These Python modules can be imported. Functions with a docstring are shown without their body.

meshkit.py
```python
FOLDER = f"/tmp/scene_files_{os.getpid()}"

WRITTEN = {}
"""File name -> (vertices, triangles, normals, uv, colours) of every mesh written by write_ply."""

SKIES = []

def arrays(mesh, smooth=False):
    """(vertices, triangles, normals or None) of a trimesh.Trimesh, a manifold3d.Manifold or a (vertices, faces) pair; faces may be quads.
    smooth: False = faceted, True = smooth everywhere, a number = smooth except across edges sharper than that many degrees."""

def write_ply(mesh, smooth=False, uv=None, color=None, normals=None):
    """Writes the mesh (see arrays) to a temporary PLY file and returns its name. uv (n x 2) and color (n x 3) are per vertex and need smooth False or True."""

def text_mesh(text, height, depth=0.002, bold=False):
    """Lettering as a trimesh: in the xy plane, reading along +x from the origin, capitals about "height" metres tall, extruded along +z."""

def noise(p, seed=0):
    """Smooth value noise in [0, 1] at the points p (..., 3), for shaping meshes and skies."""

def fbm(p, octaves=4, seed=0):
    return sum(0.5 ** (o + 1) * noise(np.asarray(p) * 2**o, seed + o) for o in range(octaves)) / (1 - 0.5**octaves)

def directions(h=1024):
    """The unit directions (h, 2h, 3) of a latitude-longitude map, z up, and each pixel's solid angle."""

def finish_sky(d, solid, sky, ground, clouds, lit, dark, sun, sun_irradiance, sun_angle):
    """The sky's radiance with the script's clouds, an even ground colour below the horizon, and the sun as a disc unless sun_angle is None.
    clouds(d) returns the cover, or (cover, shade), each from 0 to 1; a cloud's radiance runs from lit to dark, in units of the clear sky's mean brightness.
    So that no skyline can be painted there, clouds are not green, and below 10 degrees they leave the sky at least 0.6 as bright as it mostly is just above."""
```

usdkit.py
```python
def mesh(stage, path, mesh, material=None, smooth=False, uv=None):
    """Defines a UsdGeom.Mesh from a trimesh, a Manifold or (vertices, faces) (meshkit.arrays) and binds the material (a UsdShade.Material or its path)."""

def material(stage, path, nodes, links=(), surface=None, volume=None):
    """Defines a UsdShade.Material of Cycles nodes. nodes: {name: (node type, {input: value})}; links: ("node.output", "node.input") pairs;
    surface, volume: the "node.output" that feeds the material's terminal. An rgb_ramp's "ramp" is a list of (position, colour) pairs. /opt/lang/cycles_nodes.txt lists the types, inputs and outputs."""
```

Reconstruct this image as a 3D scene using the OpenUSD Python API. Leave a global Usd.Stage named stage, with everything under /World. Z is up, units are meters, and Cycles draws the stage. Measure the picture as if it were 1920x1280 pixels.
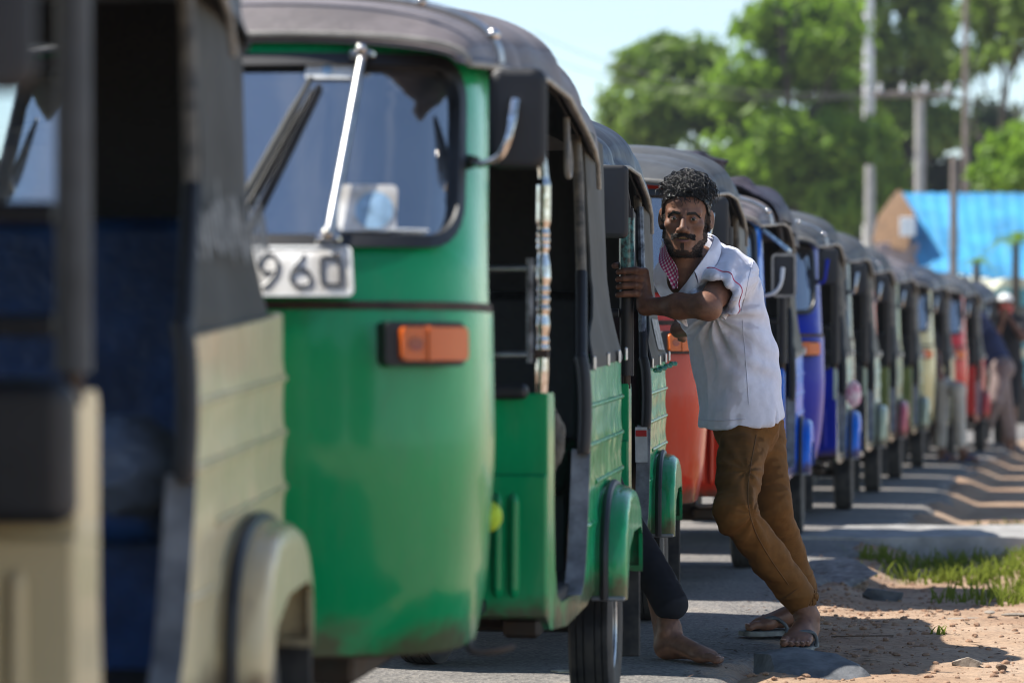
import math, random
import numpy as np, trimesh, manifold3d as m3, usdkit, meshkit
from shapely.geometry import Polygon, Point, box as sbox
from pxr import Usd, UsdGeom, UsdLux, UsdShade, Gf, Sdf, Vt

# ------------------------------------------------------------------ camera, sky, sun, exposure
stage = Usd.Stage.CreateInMemory()
UsdGeom.SetStageUpAxis(stage, 'Z')
UsdGeom.SetStageMetersPerUnit(stage, 1.0)
UsdGeom.Xform.Define(stage, '/World')
UsdGeom.Scope.Define(stage, '/World/Looks')
EYE = 0.88
FPX = 5700.0
PITCH = math.degrees(math.atan(40 / FPX))
cam = UsdGeom.Camera.Define(stage, '/World/camera')
cam.AddTranslateOp().Set(Gf.Vec3d(0, 0, EYE))
cam.AddRotateXYZOp().Set(Gf.Vec3f(90 + PITCH, 0, 0))
cam.CreateHorizontalApertureAttr(36.0)
cam.CreateVerticalApertureAttr(24.0)
cam.CreateFocalLengthAttr(36.0 * FPX / 1920)
cam.CreateFStopAttr(3.1)
cam.CreateFocusDistanceAttr(9.35)
cam.CreateClippingRangeAttr(Gf.Vec2f(0.05, 3000))
cam.CreateExposureAttr(1.06)

SUN_EL = math.radians(57)
SUN_DIR = np.array([-0.98, 0.19, 0.0]); SUN_DIR /= np.linalg.norm(SUN_DIR)
SUN_ROT = math.atan2(SUN_DIR[0], SUN_DIR[1])
sky_mat = usdkit.material(stage, '/World/Looks/sky', {
    'sky': ('sky_texture', dict(sky_type='single_scattering', sun_disc=False, sun_elevation=SUN_EL, sun_rotation=SUN_ROT, altitude=50.0, air_density=1.0, aerosol_density=0.2, ozone_density=1.0)),
    'tc': ('texture_coordinate', {}),
    'mp': ('mapping', dict(scale=(2.0, 2.0, 7.0))),
    'nz': ('noise_texture', dict(scale=1.6, detail=6.0, roughness=0.55)),
    'rp': ('rgb_ramp', {'ramp': [(0.0, (0, 0, 0)), (0.55, (0, 0, 0)), (0.8, (0.3, 0.3, 0.3)), (1.0, (0.4, 0.4, 0.4))]}),
    'cl': ('mix_color', dict(blend_type='mix', b=(5.0, 5.2, 5.6), use_clamp=False)),
    'bg': ('background_shader', dict(strength=0.092)),
}, [('tc.generated', 'mp.vector'), ('mp.vector', 'nz.vector'), ('nz.fac', 'rp.fac'), ('sky.color', 'cl.a'), ('rp.color', 'cl.fac'), ('cl.result', 'bg.color')], surface='bg.background')
dome = UsdLux.DomeLight.Define(stage, '/World/sky')
UsdShade.MaterialBindingAPI.Apply(dome.GetPrim()).Bind(sky_mat)
sun = UsdLux.DistantLight.Define(stage, '/World/sun')
sun.CreateIntensityAttr(1.2)
sun.CreateAngleAttr(0.5)
sun.CreateNormalizeAttr(True)
sun.CreateColorAttr(Gf.Vec3f(1.0, 0.95, 0.87))
_to = np.array([SUN_DIR[0] * math.cos(SUN_EL), SUN_DIR[1] * math.cos(SUN_EL), math.sin(SUN_EL)])
# rotate -z onto -_to
_z = _to; _x = np.cross([0, 0, 1.0], _z); _x /= np.linalg.norm(_x); _y = np.cross(_z, _x)
sun.AddTransformOp().Set(Gf.Matrix4d(*_x, 0, *_y, 0, *_z, 0, 0, 0, 0, 1))

# ------------------------------------------------------------------ materials
M = {}


def mat(name, nodes, links, surface):
    M[name] = usdkit.material(stage, '/World/Looks/' + name, nodes, links, surface=surface)
    return M[name]


def simple(name, col, rough=0.5, metal=0.0, var=0.0, scale=12.0, bump=0.0, bscale=60.0, coat=0.0, spec=0.5, col2=None, stretch=(1, 1, 1), dist=0.004, sheen=0.0, rvar=0.0):
    """A principled surface whose colour runs between col and col2 (or darker) with noise, and a noise relief."""
    n = {'p': ('principled_bsdf', dict(base_color=col, roughness=rough, metallic=metal, coat_weight=coat, coat_roughness=0.06, specular_ior_level=spec, sheen_weight=sheen))}
    l = []
    if var > 0 or bump > 0 or rvar > 0:
        n['tc'] = ('texture_coordinate', {})
        n['mp'] = ('mapping', dict(scale=stretch))
        l.append(('tc.object', 'mp.vector'))
    if var > 0:
        c2 = col2 if col2 is not None else tuple(c * (1 - var) for c in col)
        n['nz'] = ('noise_texture', dict(scale=scale, detail=6.0, roughness=0.62))
        n['rp'] = ('rgb_ramp', {'ramp': [(0.0, c2), (0.38, c2), (0.64, col), (1.0, tuple(min(1, c * (1 + 0.25 * var)) for c in col))]})
        l += [('mp.vector', 'nz.vector'), ('nz.fac', 'rp.fac'), ('rp.color', 'p.base_color')]
    if rvar > 0:
        n['nr'] = ('noise_texture', dict(scale=scale * 0.6, detail=4.0))
        n['mr'] = ('map_range', dict(from_min=0.3, from_max=0.7, to_min=max(0.03, rough - rvar), to_max=min(1, rough + rvar), clamp=True))
        l += [('mp.vector', 'nr.vector'), ('nr.fac', 'mr.value'), ('mr.result', 'p.roughness')]
    if bump > 0:
        n['nb'] = ('noise_texture', dict(scale=bscale, detail=5.0, roughness=0.6))
        n['b'] = ('bump', dict(strength=bump, distance=dist))
        l += [('mp.vector', 'nb.vector'), ('nb.fac', 'b.height'), ('b.normal', 'p.normal')]
    return mat(name, n, l, 'p.BSDF')


def paint(name, col, rough=0.24, dirt=(0.16, 0.12, 0.08), chips=(0.05, 0.035, 0.025), amount=0.5, spec=0.4):
    """Old gloss enamel: faint waves in the panel, dust low on the body, chips to rust, streaks."""
    return mat(name, {
        'tc': ('texture_coordinate', {}),
        'big': ('noise_texture', dict(scale=2.2, detail=3.0)),
        'hv': ('rgb_ramp', {'ramp': [(0.3, tuple(c * 0.82 for c in col)), (0.7, tuple(min(1, c * 1.15) for c in col))]}),
        'mp': ('mapping', dict(scale=(6, 6, 1.6))),
        'st': ('noise_texture', dict(scale=4.0, detail=7.0, roughness=0.7)),
        'sr': ('rgb_ramp', {'ramp': [(0.0, (0, 0, 0)), (0.52, (0, 0, 0)), (0.75, (0.42 * amount,) * 3), (1.0, (0.7 * amount,) * 3)]}),
        'm1': ('mix_color', dict(blend_type='mix', b=dirt)),
        'ch': ('noise_texture', dict(scale=26.0, detail=5.0, roughness=0.65)),
        'cr': ('rgb_ramp', {'ramp': [(0.0, (0, 0, 0)), (0.69, (0, 0, 0)), (0.715, (0.85,) * 3), (1.0, (1, 1, 1))]}),
        'm2': ('mix_color', dict(blend_type='mix', b=chips)),
        'sx': ('separate_xyz', {}), 'lz': ('map_range', dict(from_min=0.31, from_max=0.50, to_min=1.0, to_max=0.0, clamp=True)),
        'ln': ('noise_texture', dict(scale=7.0, detail=6.0, roughness=0.65)), 'lm': ('math', dict(math_type='multiply')),
        'lr': ('map_range', dict(from_min=0.28, from_max=0.46, to_min=0.0, to_max=0.85, clamp=True)), 'm3': ('mix_color', dict(blend_type='mix', b=(0.075, 0.045, 0.026))),
        'wv': ('noise_texture', dict(scale=5.0, detail=1.0)),
        'b': ('bump', dict(strength=0.05, distance=0.02)),
        'mr': ('map_range', dict(from_min=0.3, from_max=0.75, to_min=rough * 0.55, to_max=rough * 1.3, clamp=True)),
        'p': ('principled_bsdf', dict(coat_weight=0.2, coat_roughness=0.05, specular_ior_level=spec)),
    }, [('tc.object', 'big.vector'), ('big.fac', 'hv.fac'), ('tc.object', 'mp.vector'), ('mp.vector', 'st.vector'), ('st.fac', 'sr.fac'),
        ('hv.color', 'm1.a'), ('sr.color', 'm1.fac'), ('tc.object', 'ch.vector'), ('ch.fac', 'cr.fac'), ('m1.result', 'm2.a'), ('cr.color', 'm2.fac'),
        ('tc.object', 'sx.vector'), ('sx.z', 'lz.value'), ('tc.object', 'ln.vector'), ('lz.result', 'lm.value1'), ('ln.fac', 'lm.value2'), ('lm.value', 'lr.value'), ('lr.result', 'm3.fac'), ('m2.result', 'm3.a'), ('m3.result', 'p.base_color'), ('tc.object', 'wv.vector'), ('wv.fac', 'b.height'), ('b.normal', 'p.normal'), ('st.fac', 'mr.value'), ('mr.result', 'p.roughness')], 'p.BSDF')


paint('paint_green', (0.0015, 0.27, 0.088), amount=0.30)
paint('paint_green_old', (0.002, 0.25, 0.09), amount=0.4)
paint('paint_cream', (0.56, 0.455, 0.265), rough=0.30, amount=0.7)
paint('paint_red', (0.46, 0.026, 0.009), amount=0.3)
paint('paint_blue', (0.002, 0.13, 0.62), amount=0.15, spec=0.22)
paint('paint_navy', (0.002, 0.014, 0.28), amount=0.15, spec=0.15, rough=0.4)
paint('paint_pale_green', (0.36, 0.43, 0.31), amount=0.8)
paint('paint_pink', (0.48, 0.085, 0.12))
paint('paint_olive', (0.13, 0.16, 0.05))
paint('paint_yellow_cream', (0.55, 0.49, 0.25))
paint('paint_bright_red', (0.50, 0.02, 0.02))
paint('paint_black', (0.02, 0.02, 0.024))
simple('canvas_brown', (0.17, 0.148, 0.152), 0.62, var=0.45, scale=5, bump=0.35, bscale=9, dist=0.02, rvar=0.12, spec=0.35)
simple('canvas_grey', (0.070, 0.073, 0.076), 0.55, var=0.4, scale=6, bump=0.3, bscale=9, dist=0.02, rvar=0.12, spec=0.4)
simple('canvas_black', (0.030, 0.032, 0.040), 0.42, var=0.4, scale=6, bump=0.35, bscale=10, dist=0.02, rvar=0.12)
simple('canvas_olive', (0.125, 0.125, 0.105), 0.7, var=0.35, scale=6, bump=0.25, bscale=14, dist=0.012, spec=0.25)
simple('canvas_flap', (0.070, 0.070, 0.064), 0.70, var=0.3, scale=5, bump=0.25, bscale=14, dist=0.012, spec=0.25)
simple('interior_black', (0.006, 0.006, 0.007), 0.8, var=0.4, scale=8)
simple('rubber', (0.018, 0.018, 0.019), 0.62, var=0.45, scale=16, bump=0.2, bscale=80, col2=(0.05, 0.045, 0.04), spec=0.3)
simple('gasket', (0.016, 0.016, 0.018), 0.45, var=0.3, scale=20)
simple('plastic_black', (0.012, 0.012, 0.014), 0.5, var=0.25, scale=14, bump=0.1, bscale=200, dist=0.001)
simple('chrome', (0.74, 0.74, 0.76), 0.15, metal=1.0, var=0.3, scale=60, col2=(0.45, 0.40, 0.34), rvar=0.06)
simple('aluminium', (0.62, 0.62, 0.61), 0.36, metal=1.0, var=0.3, scale=18, rvar=0.1)
simple('sill_metal', (0.42, 0.41, 0.40), 0.5, metal=0.7, var=0.5, scale=14, rvar=0.1)
simple('rim_paint', (0.42, 0.40, 0.36), 0.5, var=0.6, scale=14, col2=(0.12, 0.075, 0.045))
simple('dark_metal', (0.035, 0.033, 0.032), 0.6, metal=0.3, var=0.5, scale=14, col2=(0.05, 0.028, 0.016))
simple('bead', (0.30, 0.28, 0.245), 0.5, var=0.4, scale=18)
simple('seat_black', (0.016, 0.017, 0.019), 0.4, var=0.3, scale=9, bump=0.3, bscale=20, dist=0.01)
simple('seat_blue', (0.016, 0.060, 0.19), 0.38, var=0.5, scale=9, bump=0.5, bscale=16, dist=0.015)
simple('seat_maroon', (0.035, 0.010, 0.014), 0.5, var=0.4, scale=9)
simple('plate_white', (0.90, 0.90, 0.88), 0.28, coat=0.5, var=0.25, scale=14, col2=(0.5, 0.47, 0.42))
simple('plate_black', (0.02, 0.022, 0.03), 0.4)
simple('sticker_white', (0.70, 0.72, 0.72), 0.45, var=0.2, scale=30)
simple('sticker_blue', (0.35, 0.55, 0.75), 0.4, var=0.4, scale=40)
simple('sticker_red', (0.55, 0.03, 0.03), 0.45)
simple('sticker_mixed', (0.10, 0.32, 0.30), 0.3, var=1.0, scale=60, col2=(0.03, 0.03, 0.03), coat=0.6)
simple('steel_worn', (0.24, 0.26, 0.29), 0.42, metal=0.5, var=0.9, scale=30, col2=(0.03, 0.03, 0.035), rvar=0.1)
simple('pad_black', (0.014, 0.014, 0.016), 0.5, var=0.3, scale=20, bump=0.3, bscale=30, dist=0.004)
simple('pad_beige', (0.15, 0.13, 0.10), 0.6, var=0.9, scale=22, col2=(0.03, 0.028, 0.026))
simple('strap', (0.20, 0.19, 0.17), 0.8, var=0.3, scale=40)
simple('rust', (0.06, 0.032, 0.018), 0.8, var=0.6, scale=18, bump=0.4, bscale=40)
simple('tennis_yellow', (0.45, 0.62, 0.03), 0.8, var=0.2, scale=50)
simple('hook_green', (0.0, 0.16, 0.10), 0.2, coat=0.5)
simple('headlamp', (0.75, 0.77, 0.8), 0.1, metal=0.6)
simple('worn_print', (0.34, 0.35, 0.34), 0.8, var=0.7, scale=30)
simple('print_pink', (0.55, 0.10, 0.18), 0.7, var=0.5, scale=30)
mat('lens_orange', {'p': ('principled_bsdf', dict(base_color=(0.62, 0.105, 0.0), roughness=0.2, coat_weight=0.3)),
                    'tc': ('texture_coordinate', {}), 'w': ('wave_texture', dict(scale=60.0, bands_direction='x')), 'b': ('bump', dict(strength=0.35, distance=0.003))},
    [('tc.object', 'w.vector'), ('w.fac', 'b.height'), ('b.normal', 'p.normal')], 'p.BSDF')
simple('lens_dark', (0.30, 0.035, 0.0), 0.25, coat=0.4)
simple('lens_red', (0.55, 0.02, 0.02), 0.15, coat=0.6)


def glass(name, tint, ior=1.5, dust=0.06, rough=0.02, dustcol=(0.5, 0.5, 0.52)):
    mat(name, {
        'tr': ('transparent_bsdf', dict(color=tint)), 'gl': ('glossy_bsdf', dict(color=(1, 1, 1), roughness=rough)),
        'fr': ('fresnel', dict(IOR=ior)), 'm': ('mix_closure', {}),
        'tc': ('texture_coordinate', {}), 'nz': ('noise_texture', dict(scale=9.0, detail=7.0, roughness=0.7)),
        'rp': ('rgb_ramp', {'ramp': [(0.35, (dust * 0.5,) * 3), (0.7, (dust * 2.2,) * 3)]}),
        'df': ('diffuse_bsdf', dict(color=dustcol)), 'm2': ('mix_closure', {})},
        [('fr.fac', 'm.fac'), ('tr.BSDF', 'm.closure1'), ('gl.BSDF', 'm.closure2'), ('tc.object', 'nz.vector'), ('nz.fac', 'rp.fac'), ('rp.color', 'm2.fac'), ('m.closure', 'm2.closure1'), ('df.BSDF', 'm2.closure2')], 'm2.closure')


glass('windscreen', (0.45, 0.55, 0.66), ior=5.2, dust=0.010)
glass('clear_window', (0.86, 0.9, 0.92), ior=1.45, dust=0.02)
mat('mirror_glass', {'p': ('principled_bsdf', dict(base_color=(0.8, 0.82, 0.84), metallic=1.0, roughness=0.03))}, [], 'p.BSDF')

# ------------------------------------------------------------------ scene helpers
_used = {}


def numbered(parent, name):
    k = (parent, name)
    _used[k] = _used.get(k, -1) + 1
    return name if _used[k] == 0 else '%s_%03d' % (name, _used[k])


def keys(prim, label=None, cat=None, group=None, kind=None):
    for k, v in (('label', label), ('category', cat), ('group', group), ('kind', kind)):
        if v:
            prim.SetCustomDataByKey(k, v)


def thing(name, label, cat, loc=(0, 0, 0), rz=0.0, rx=0.0, group=None, kind=None, sy=1.0, sz=1.0):
    path = '/World/' + numbered('/World', name)
    x = UsdGeom.Xform.Define(stage, path)
    x.AddTranslateOp().Set(Gf.Vec3d(*map(float, loc)))
    if rz or rx:
        x.AddRotateZOp().Set(float(rz))
        x.AddRotateXOp().Set(float(rx))
    if sy != 1.0:
        x.AddScaleOp().Set(Gf.Vec3f(1, sy, sz))
    keys(x.GetPrim(), label, cat, group, kind)
    return path


def part(parent, name, mesh, m, smooth=35, label=None, kind=None):
    """A part (a Mesh) under a thing or a part, or a top-level mesh under /World. Returns its path."""
    path = parent + '/' + numbered(parent, name)
    p = usdkit.mesh(stage, path, mesh, M[m], smooth)
    keys(p.GetPrim(), label, None, None, kind)
    return path


def top(name, mesh, m, label=None, cat=None, group=None, kind=None, smooth=35):
    path = part('/World', name, mesh, m, smooth)
    keys(stage.GetPrimAtPath(path), label, cat, group, kind)
    return path


def tri(m):
    v, f, _ = meshkit.arrays(m)
    return trimesh.Trimesh(v, f, process=False)


def cat_(*ms):
    return trimesh.util.concatenate([tri(m) for m in ms])


def moved(m, t=(0, 0, 0), rz=0, rx=0, ry=0, s=None):
    m = tri(m).copy()
    T = np.eye(4)
    for ang, ax in ((rx, [1, 0, 0]), (ry, [0, 1, 0]), (rz, [0, 0, 1])):
        if ang:
            T = trimesh.transformations.rotation_matrix(math.radians(ang), ax) @ T
    if s is not None:
        m.apply_scale(s)
    T[:3, 3] = t
    m.apply_transform(T)
    return m


def cbox(sx, sy, sz, c=0.01, at=(0, 0, 0)):
    """A box with chamfered edges, centred at `at`."""
    h = np.array([sx, sy, sz]) / 2
    c = min(c, h.min() * 0.9)
    pts = []
    for s in np.ndindex(2, 2, 2):
        sg = np.array(s) * 2 - 1
        for k in range(3):
            q = h - c
            q = q.copy(); q[k] = h[k]
            pts.append(sg * q)
    hull = trimesh.convex.convex_hull(np.array(pts))
    hull.apply_translation(at)
    return hull


def rbox(sx, sy, sz, r, at=(0, 0, 0), seg=8):
    """A rounded box."""
    h = np.array([sx, sy, sz]) / 2 - r
    sp = trimesh.creation.uv_sphere(r, count=[seg, seg * 2]).vertices
    hull = trimesh.convex.convex_hull(np.vstack([sp + h * (np.array(s) * 2 - 1) for s in np.ndindex(2, 2, 2)]))
    hull.apply_translation(at)
    return hull


def tube(pts, r, sides=10, closed=False, caps=True):
    p = np.asarray(pts, float)
    n = len(p)
    r = np.broadcast_to(np.asarray(r, float), (n,))
    t = (np.roll(p, -1, 0) - np.roll(p, 1, 0)) if closed else np.gradient(p, axis=0)
    t /= np.linalg.norm(t, axis=1, keepdims=True) + 1e-12
    a = np.zeros_like(p)
    ref = np.array([0, 0, 1.0]) if abs(t[0, 2]) < 0.9 else np.array([1.0, 0, 0])
    for i in range(n):
        x = ref - t[i] * (ref @ t[i])
        nx = np.linalg.norm(x)
        a[i] = x / nx if nx > 1e-6 else a[i - 1]
        ref = a[i]
    b = np.cross(t, a)
    ang = np.arange(sides) * 2 * np.pi / sides
    v = (p[:, None] + r[:, None, None] * (np.cos(ang)[None, :, None] * a[:, None] + np.sin(ang)[None, :, None] * b[:, None])).reshape(-1, 3)
    f = []
    for i in range(n if closed else n - 1):
        k = (i + 1) % n
        for j in range(sides):
            q = (j + 1) % sides
            f += [[i * sides + j, i * sides + q, k * sides + q], [i * sides + j, k * sides + q, k * sides + j]]
    if caps and not closed:
        v = np.vstack([v, p[0], p[-1]])
        for j in range(sides):
            q = (j + 1) % sides
            f += [[len(v) - 2, q, j], [len(v) - 1, (n - 1) * sides + j, (n - 1) * sides + q]]
    return trimesh.Trimesh(v, np.array(f), process=False)


def smoothpath(pts, n=8, closed=False):
    """Catmull-Rom through the points."""
    p = np.asarray(pts, float)
    m = len(p)
    out = []
    idx = range(m if closed else m - 1)
    for i in idx:
        if closed:
            a, b, c, d = p[(i - 1) % m], p[i], p[(i + 1) % m], p[(i + 2) % m]
        else:
            a, b, c, d = p[max(i - 1, 0)], p[i], p[i + 1], p[min(i + 2, m - 1)]
        for t in np.arange(n) / n:
            out.append(0.5 * (2 * b + (c - a) * t + (2 * a - 5 * b + 4 * c - d) * t * t + (3 * b - a - 3 * c + d) * t ** 3))
    if not closed:
        out.append(p[-1])
    return np.array(out)


def lathe(profile, seg=32, axis='z'):
    """profile: (radius, height) pairs, from bottom to top; closed onto the axis where radius is 0."""
    pr = np.asarray(profile, float)
    ang = np.arange(seg) * 2 * np.pi / seg
    v = np.stack([pr[:, 0, None] * np.cos(ang), pr[:, 0, None] * np.sin(ang), np.repeat(pr[:, 1, None], seg, 1)], -1).reshape(-1, 3)
    f = []
    for i in range(len(pr) - 1):
        for j in range(seg):
            q = (j + 1) % seg
            f += [[i * seg + j, i * seg + q, (i + 1) * seg + q], [i * seg + j, (i + 1) * seg + q, (i + 1) * seg + j]]
    m = trimesh.Trimesh(v, np.array(f), process=False)
    if axis == 'x':
        m.apply_transform(trimesh.transformations.rotation_matrix(math.pi / 2, [0, 1, 0]))
    return m


def rings_of(poly):
    polys = [poly] if poly.geom_type == 'Polygon' else list(poly.geoms)
    out = []
    for p in polys:
        out.append(np.array(p.exterior.coords)[:-1])
        out += [np.array(h.coords)[:-1] for h in p.interiors]
    return out


def extrude(poly, h, edge=None):
    cs = m3.CrossSection([r.tolist() for r in rings_of(poly)], m3.FillRule.EvenOdd)
    m = m3.Manifold.extrude(cs, h)
    if edge:
        m = m.refine_to_length(edge)
    return m


def sheet(poly, fn, thick, edge=0.05):
    """The 2-D polygon (a, b) as a sheet of the given thickness laid over the surface fn(a, b, t) -> (n, 3)."""
    m = extrude(poly, thick, edge).to_mesh()
    v = np.array(m.vert_properties[:, :3], float)
    w = fn(v[:, 0], v[:, 1], v[:, 2])
    f = np.array(m.tri_verts)
    t = trimesh.Trimesh(w, f, process=False)
    if t.volume < 0:
        t.invert()
    return t


def grid_solid(P, Q):
    """Two (n, m, 3) grids as the outer and inner skin of a shell."""
    n, m = P.shape[:2]
    v = np.vstack([P.reshape(-1, 3), Q.reshape(-1, 3)])
    f = []
    N = n * m
    i, j = np.meshgrid(np.arange(n - 1), np.arange(m - 1), indexing='ij')
    a = (i * m + j).ravel(); b = a + 1; c = a + m + 1; d = a + m
    f.append(np.stack([a, b, c], 1)); f.append(np.stack([a, c, d], 1))
    f.append(np.stack([a, c, b], 1) + N); f.append(np.stack([a, d, c], 1) + N)
    def rim(idx):
        x, y = idx[:-1], idx[1:]
        f.append(np.stack([x, y + N, y], 1)); f.append(np.stack([x, x + N, y + N], 1))
    rim(np.arange(m)); rim(np.arange(n) * m + m - 1); rim((n - 1) * m + np.arange(m)[::-1]); rim((np.arange(n) * m)[::-1])
    t = trimesh.Trimesh(v, np.vstack(f), process=False)
    if t.volume < 0:
        t.invert()
    return t


def rrect(x0, y0, x1, y1, r, seg=6):
    return sbox(x0 + r, y0 + r, x1 - r, y1 - r).buffer(r, quad_segs=seg)


def lerp(x, xs, ys):
    return np.interp(x, xs, ys)
# ------------------------------------------------------------------ ground, road, verge
EDGE_Y = [0, 5, 8.8, 10.2, 12.0, 14.2, 15.9, 19.0, 22.8, 26.4, 31.0, 36.0, 45.0, 60.0]
EDGE_X = [-0.25, 0.16, 0.76, 0.96, 1.22, 1.62, 2.00, 2.62, 3.36, 4.05, 5.0, 6.1, 8.2, 12.5]


def edge_x(y):
    return np.interp(y, EDGE_Y, EDGE_X)


def road_z(x, y):
    return 0.075 * np.exp(-((x + 0.95) ** 2 / 0.55 + (y - 4.7) ** 2 / 1.3))


def verge_z(x, y):
    u = x - edge_x(y)
    drop = np.interp(y, [0, 10.4, 11.6, 13.0, 60], [-0.004, -0.008, -0.05, -0.105, -0.105])
    z = drop * np.clip((u + 0.05) / 0.25, 0, 1)
    z = z - 0.07 * np.clip((0.03 + 0.22 * (meshkit.fbm(np.stack([x * 3, y * 3, 0 * x], -1), 4, 44) - 0.5) - u) / 0.2, 0, 1)
    # the bank up to the concrete slab
    bank = np.clip((y - 12.9) / 1.6, 0, 1) * np.clip((15.6 - y) / 0.2, 0, 1) * np.clip((u - 0.35) / 0.5, 0, 1)
    z = z + bank * 0.05
    p = np.stack([x, y, 0 * x], -1)
    z = z + np.interp(y, [14, 17], [0.030, 0.004]) * (meshkit.fbm(p * 2.2, 4, 3) - 0.5) * np.clip((u + 0.1) / 0.3, 0, 1) + np.interp(y, [14, 17], [0.022, 0.004]) * (meshkit.fbm(p * 9, 4, 9) - 0.5) * np.clip((u + 0.05) / 0.2, 0, 1)
    return z


def grid_mesh(X, Y, Z):
    n, m = X.shape
    v = np.stack([X, Y, Z], -1).reshape(-1, 3)
    i, j = np.meshgrid(np.arange(n - 1), np.arange(m - 1), indexing='ij')
    a = (i * m + j).ravel()
    f = np.vstack([np.stack([a, a + 1, a + m + 1], 1), np.stack([a, a + m + 1, a + m], 1)])
    t = trimesh.Trimesh(v, f, process=False)
    if t.face_normals[:, 2].mean() < 0:
        t.invert()
    return t


mat('asphalt', {
    'g': ('geometry', {}),
    'n1': ('noise_texture', dict(scale=1.3, detail=5.0, roughness=0.6)),
    'r1': ('rgb_ramp', {'ramp': [(0.3, (0.115, 0.108, 0.102)), (0.55, (0.165, 0.155, 0.146)), (0.72, (0.235, 0.205, 0.175))]}),
    'v': ('voronoi_texture', dict(scale=95.0, randomness=1.0)),
    'r2': ('rgb_ramp', {'ramp': [(0.0, (0.42, 0.42, 0.42)), (0.5, (0.95, 0.95, 0.95)), (1.0, (1.45, 1.4, 1.32))]}),
    'm': ('mix_color', dict(blend_type='multiply', fac=1.0, use_clamp=False)),
    'n2': ('noise_texture', dict(scale=7.0, detail=7.0, roughness=0.7)),
    'r3': ('rgb_ramp', {'ramp': [(0.0, (0, 0, 0)), (0.60, (0, 0, 0)), (0.70, (0.5, 0.5, 0.5)), (1, (0.8, 0.8, 0.8))]}),
    'm2': ('mix_color', dict(blend_type='mix', b=(0.31, 0.24, 0.18))),
    'du': ('attribute', dict(attribute='dust')),
    'n4': ('noise_texture', dict(scale=30.0, detail=6.0, roughness=0.7)),
    'mu': ('math', dict(math_type='multiply')),
    'r4': ('map_range', dict(from_min=0.18, from_max=0.48, to_min=0.0, to_max=0.95, clamp=True)),
    'm3': ('mix_color', dict(blend_type='mix', b=(0.40, 0.26, 0.165))),
    'b': ('bump', dict(strength=0.55, distance=0.006)),
    'p': ('principled_bsdf', dict(roughness=0.82, specular_ior_level=0.35)),
}, [('g.position', 'n1.vector'), ('n1.fac', 'r1.fac'), ('g.position', 'v.vector'), ('v.color', 'r2.fac'), ('r1.color', 'm.a'), ('r2.color', 'm.b'),
    ('g.position', 'n2.vector'), ('n2.fac', 'r3.fac'), ('m.result', 'm2.a'), ('r3.color', 'm2.fac'), ('g.position', 'n4.vector'), ('n4.fac', 'mu.value1'), ('du.fac', 'mu.value2'), ('mu.value', 'r4.value'), ('r4.result', 'm3.fac'), ('m2.result', 'm3.a'), ('m3.result', 'p.base_color'), ('v.distance', 'b.height'), ('b.normal', 'p.normal')], 'p.BSDF')
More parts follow.
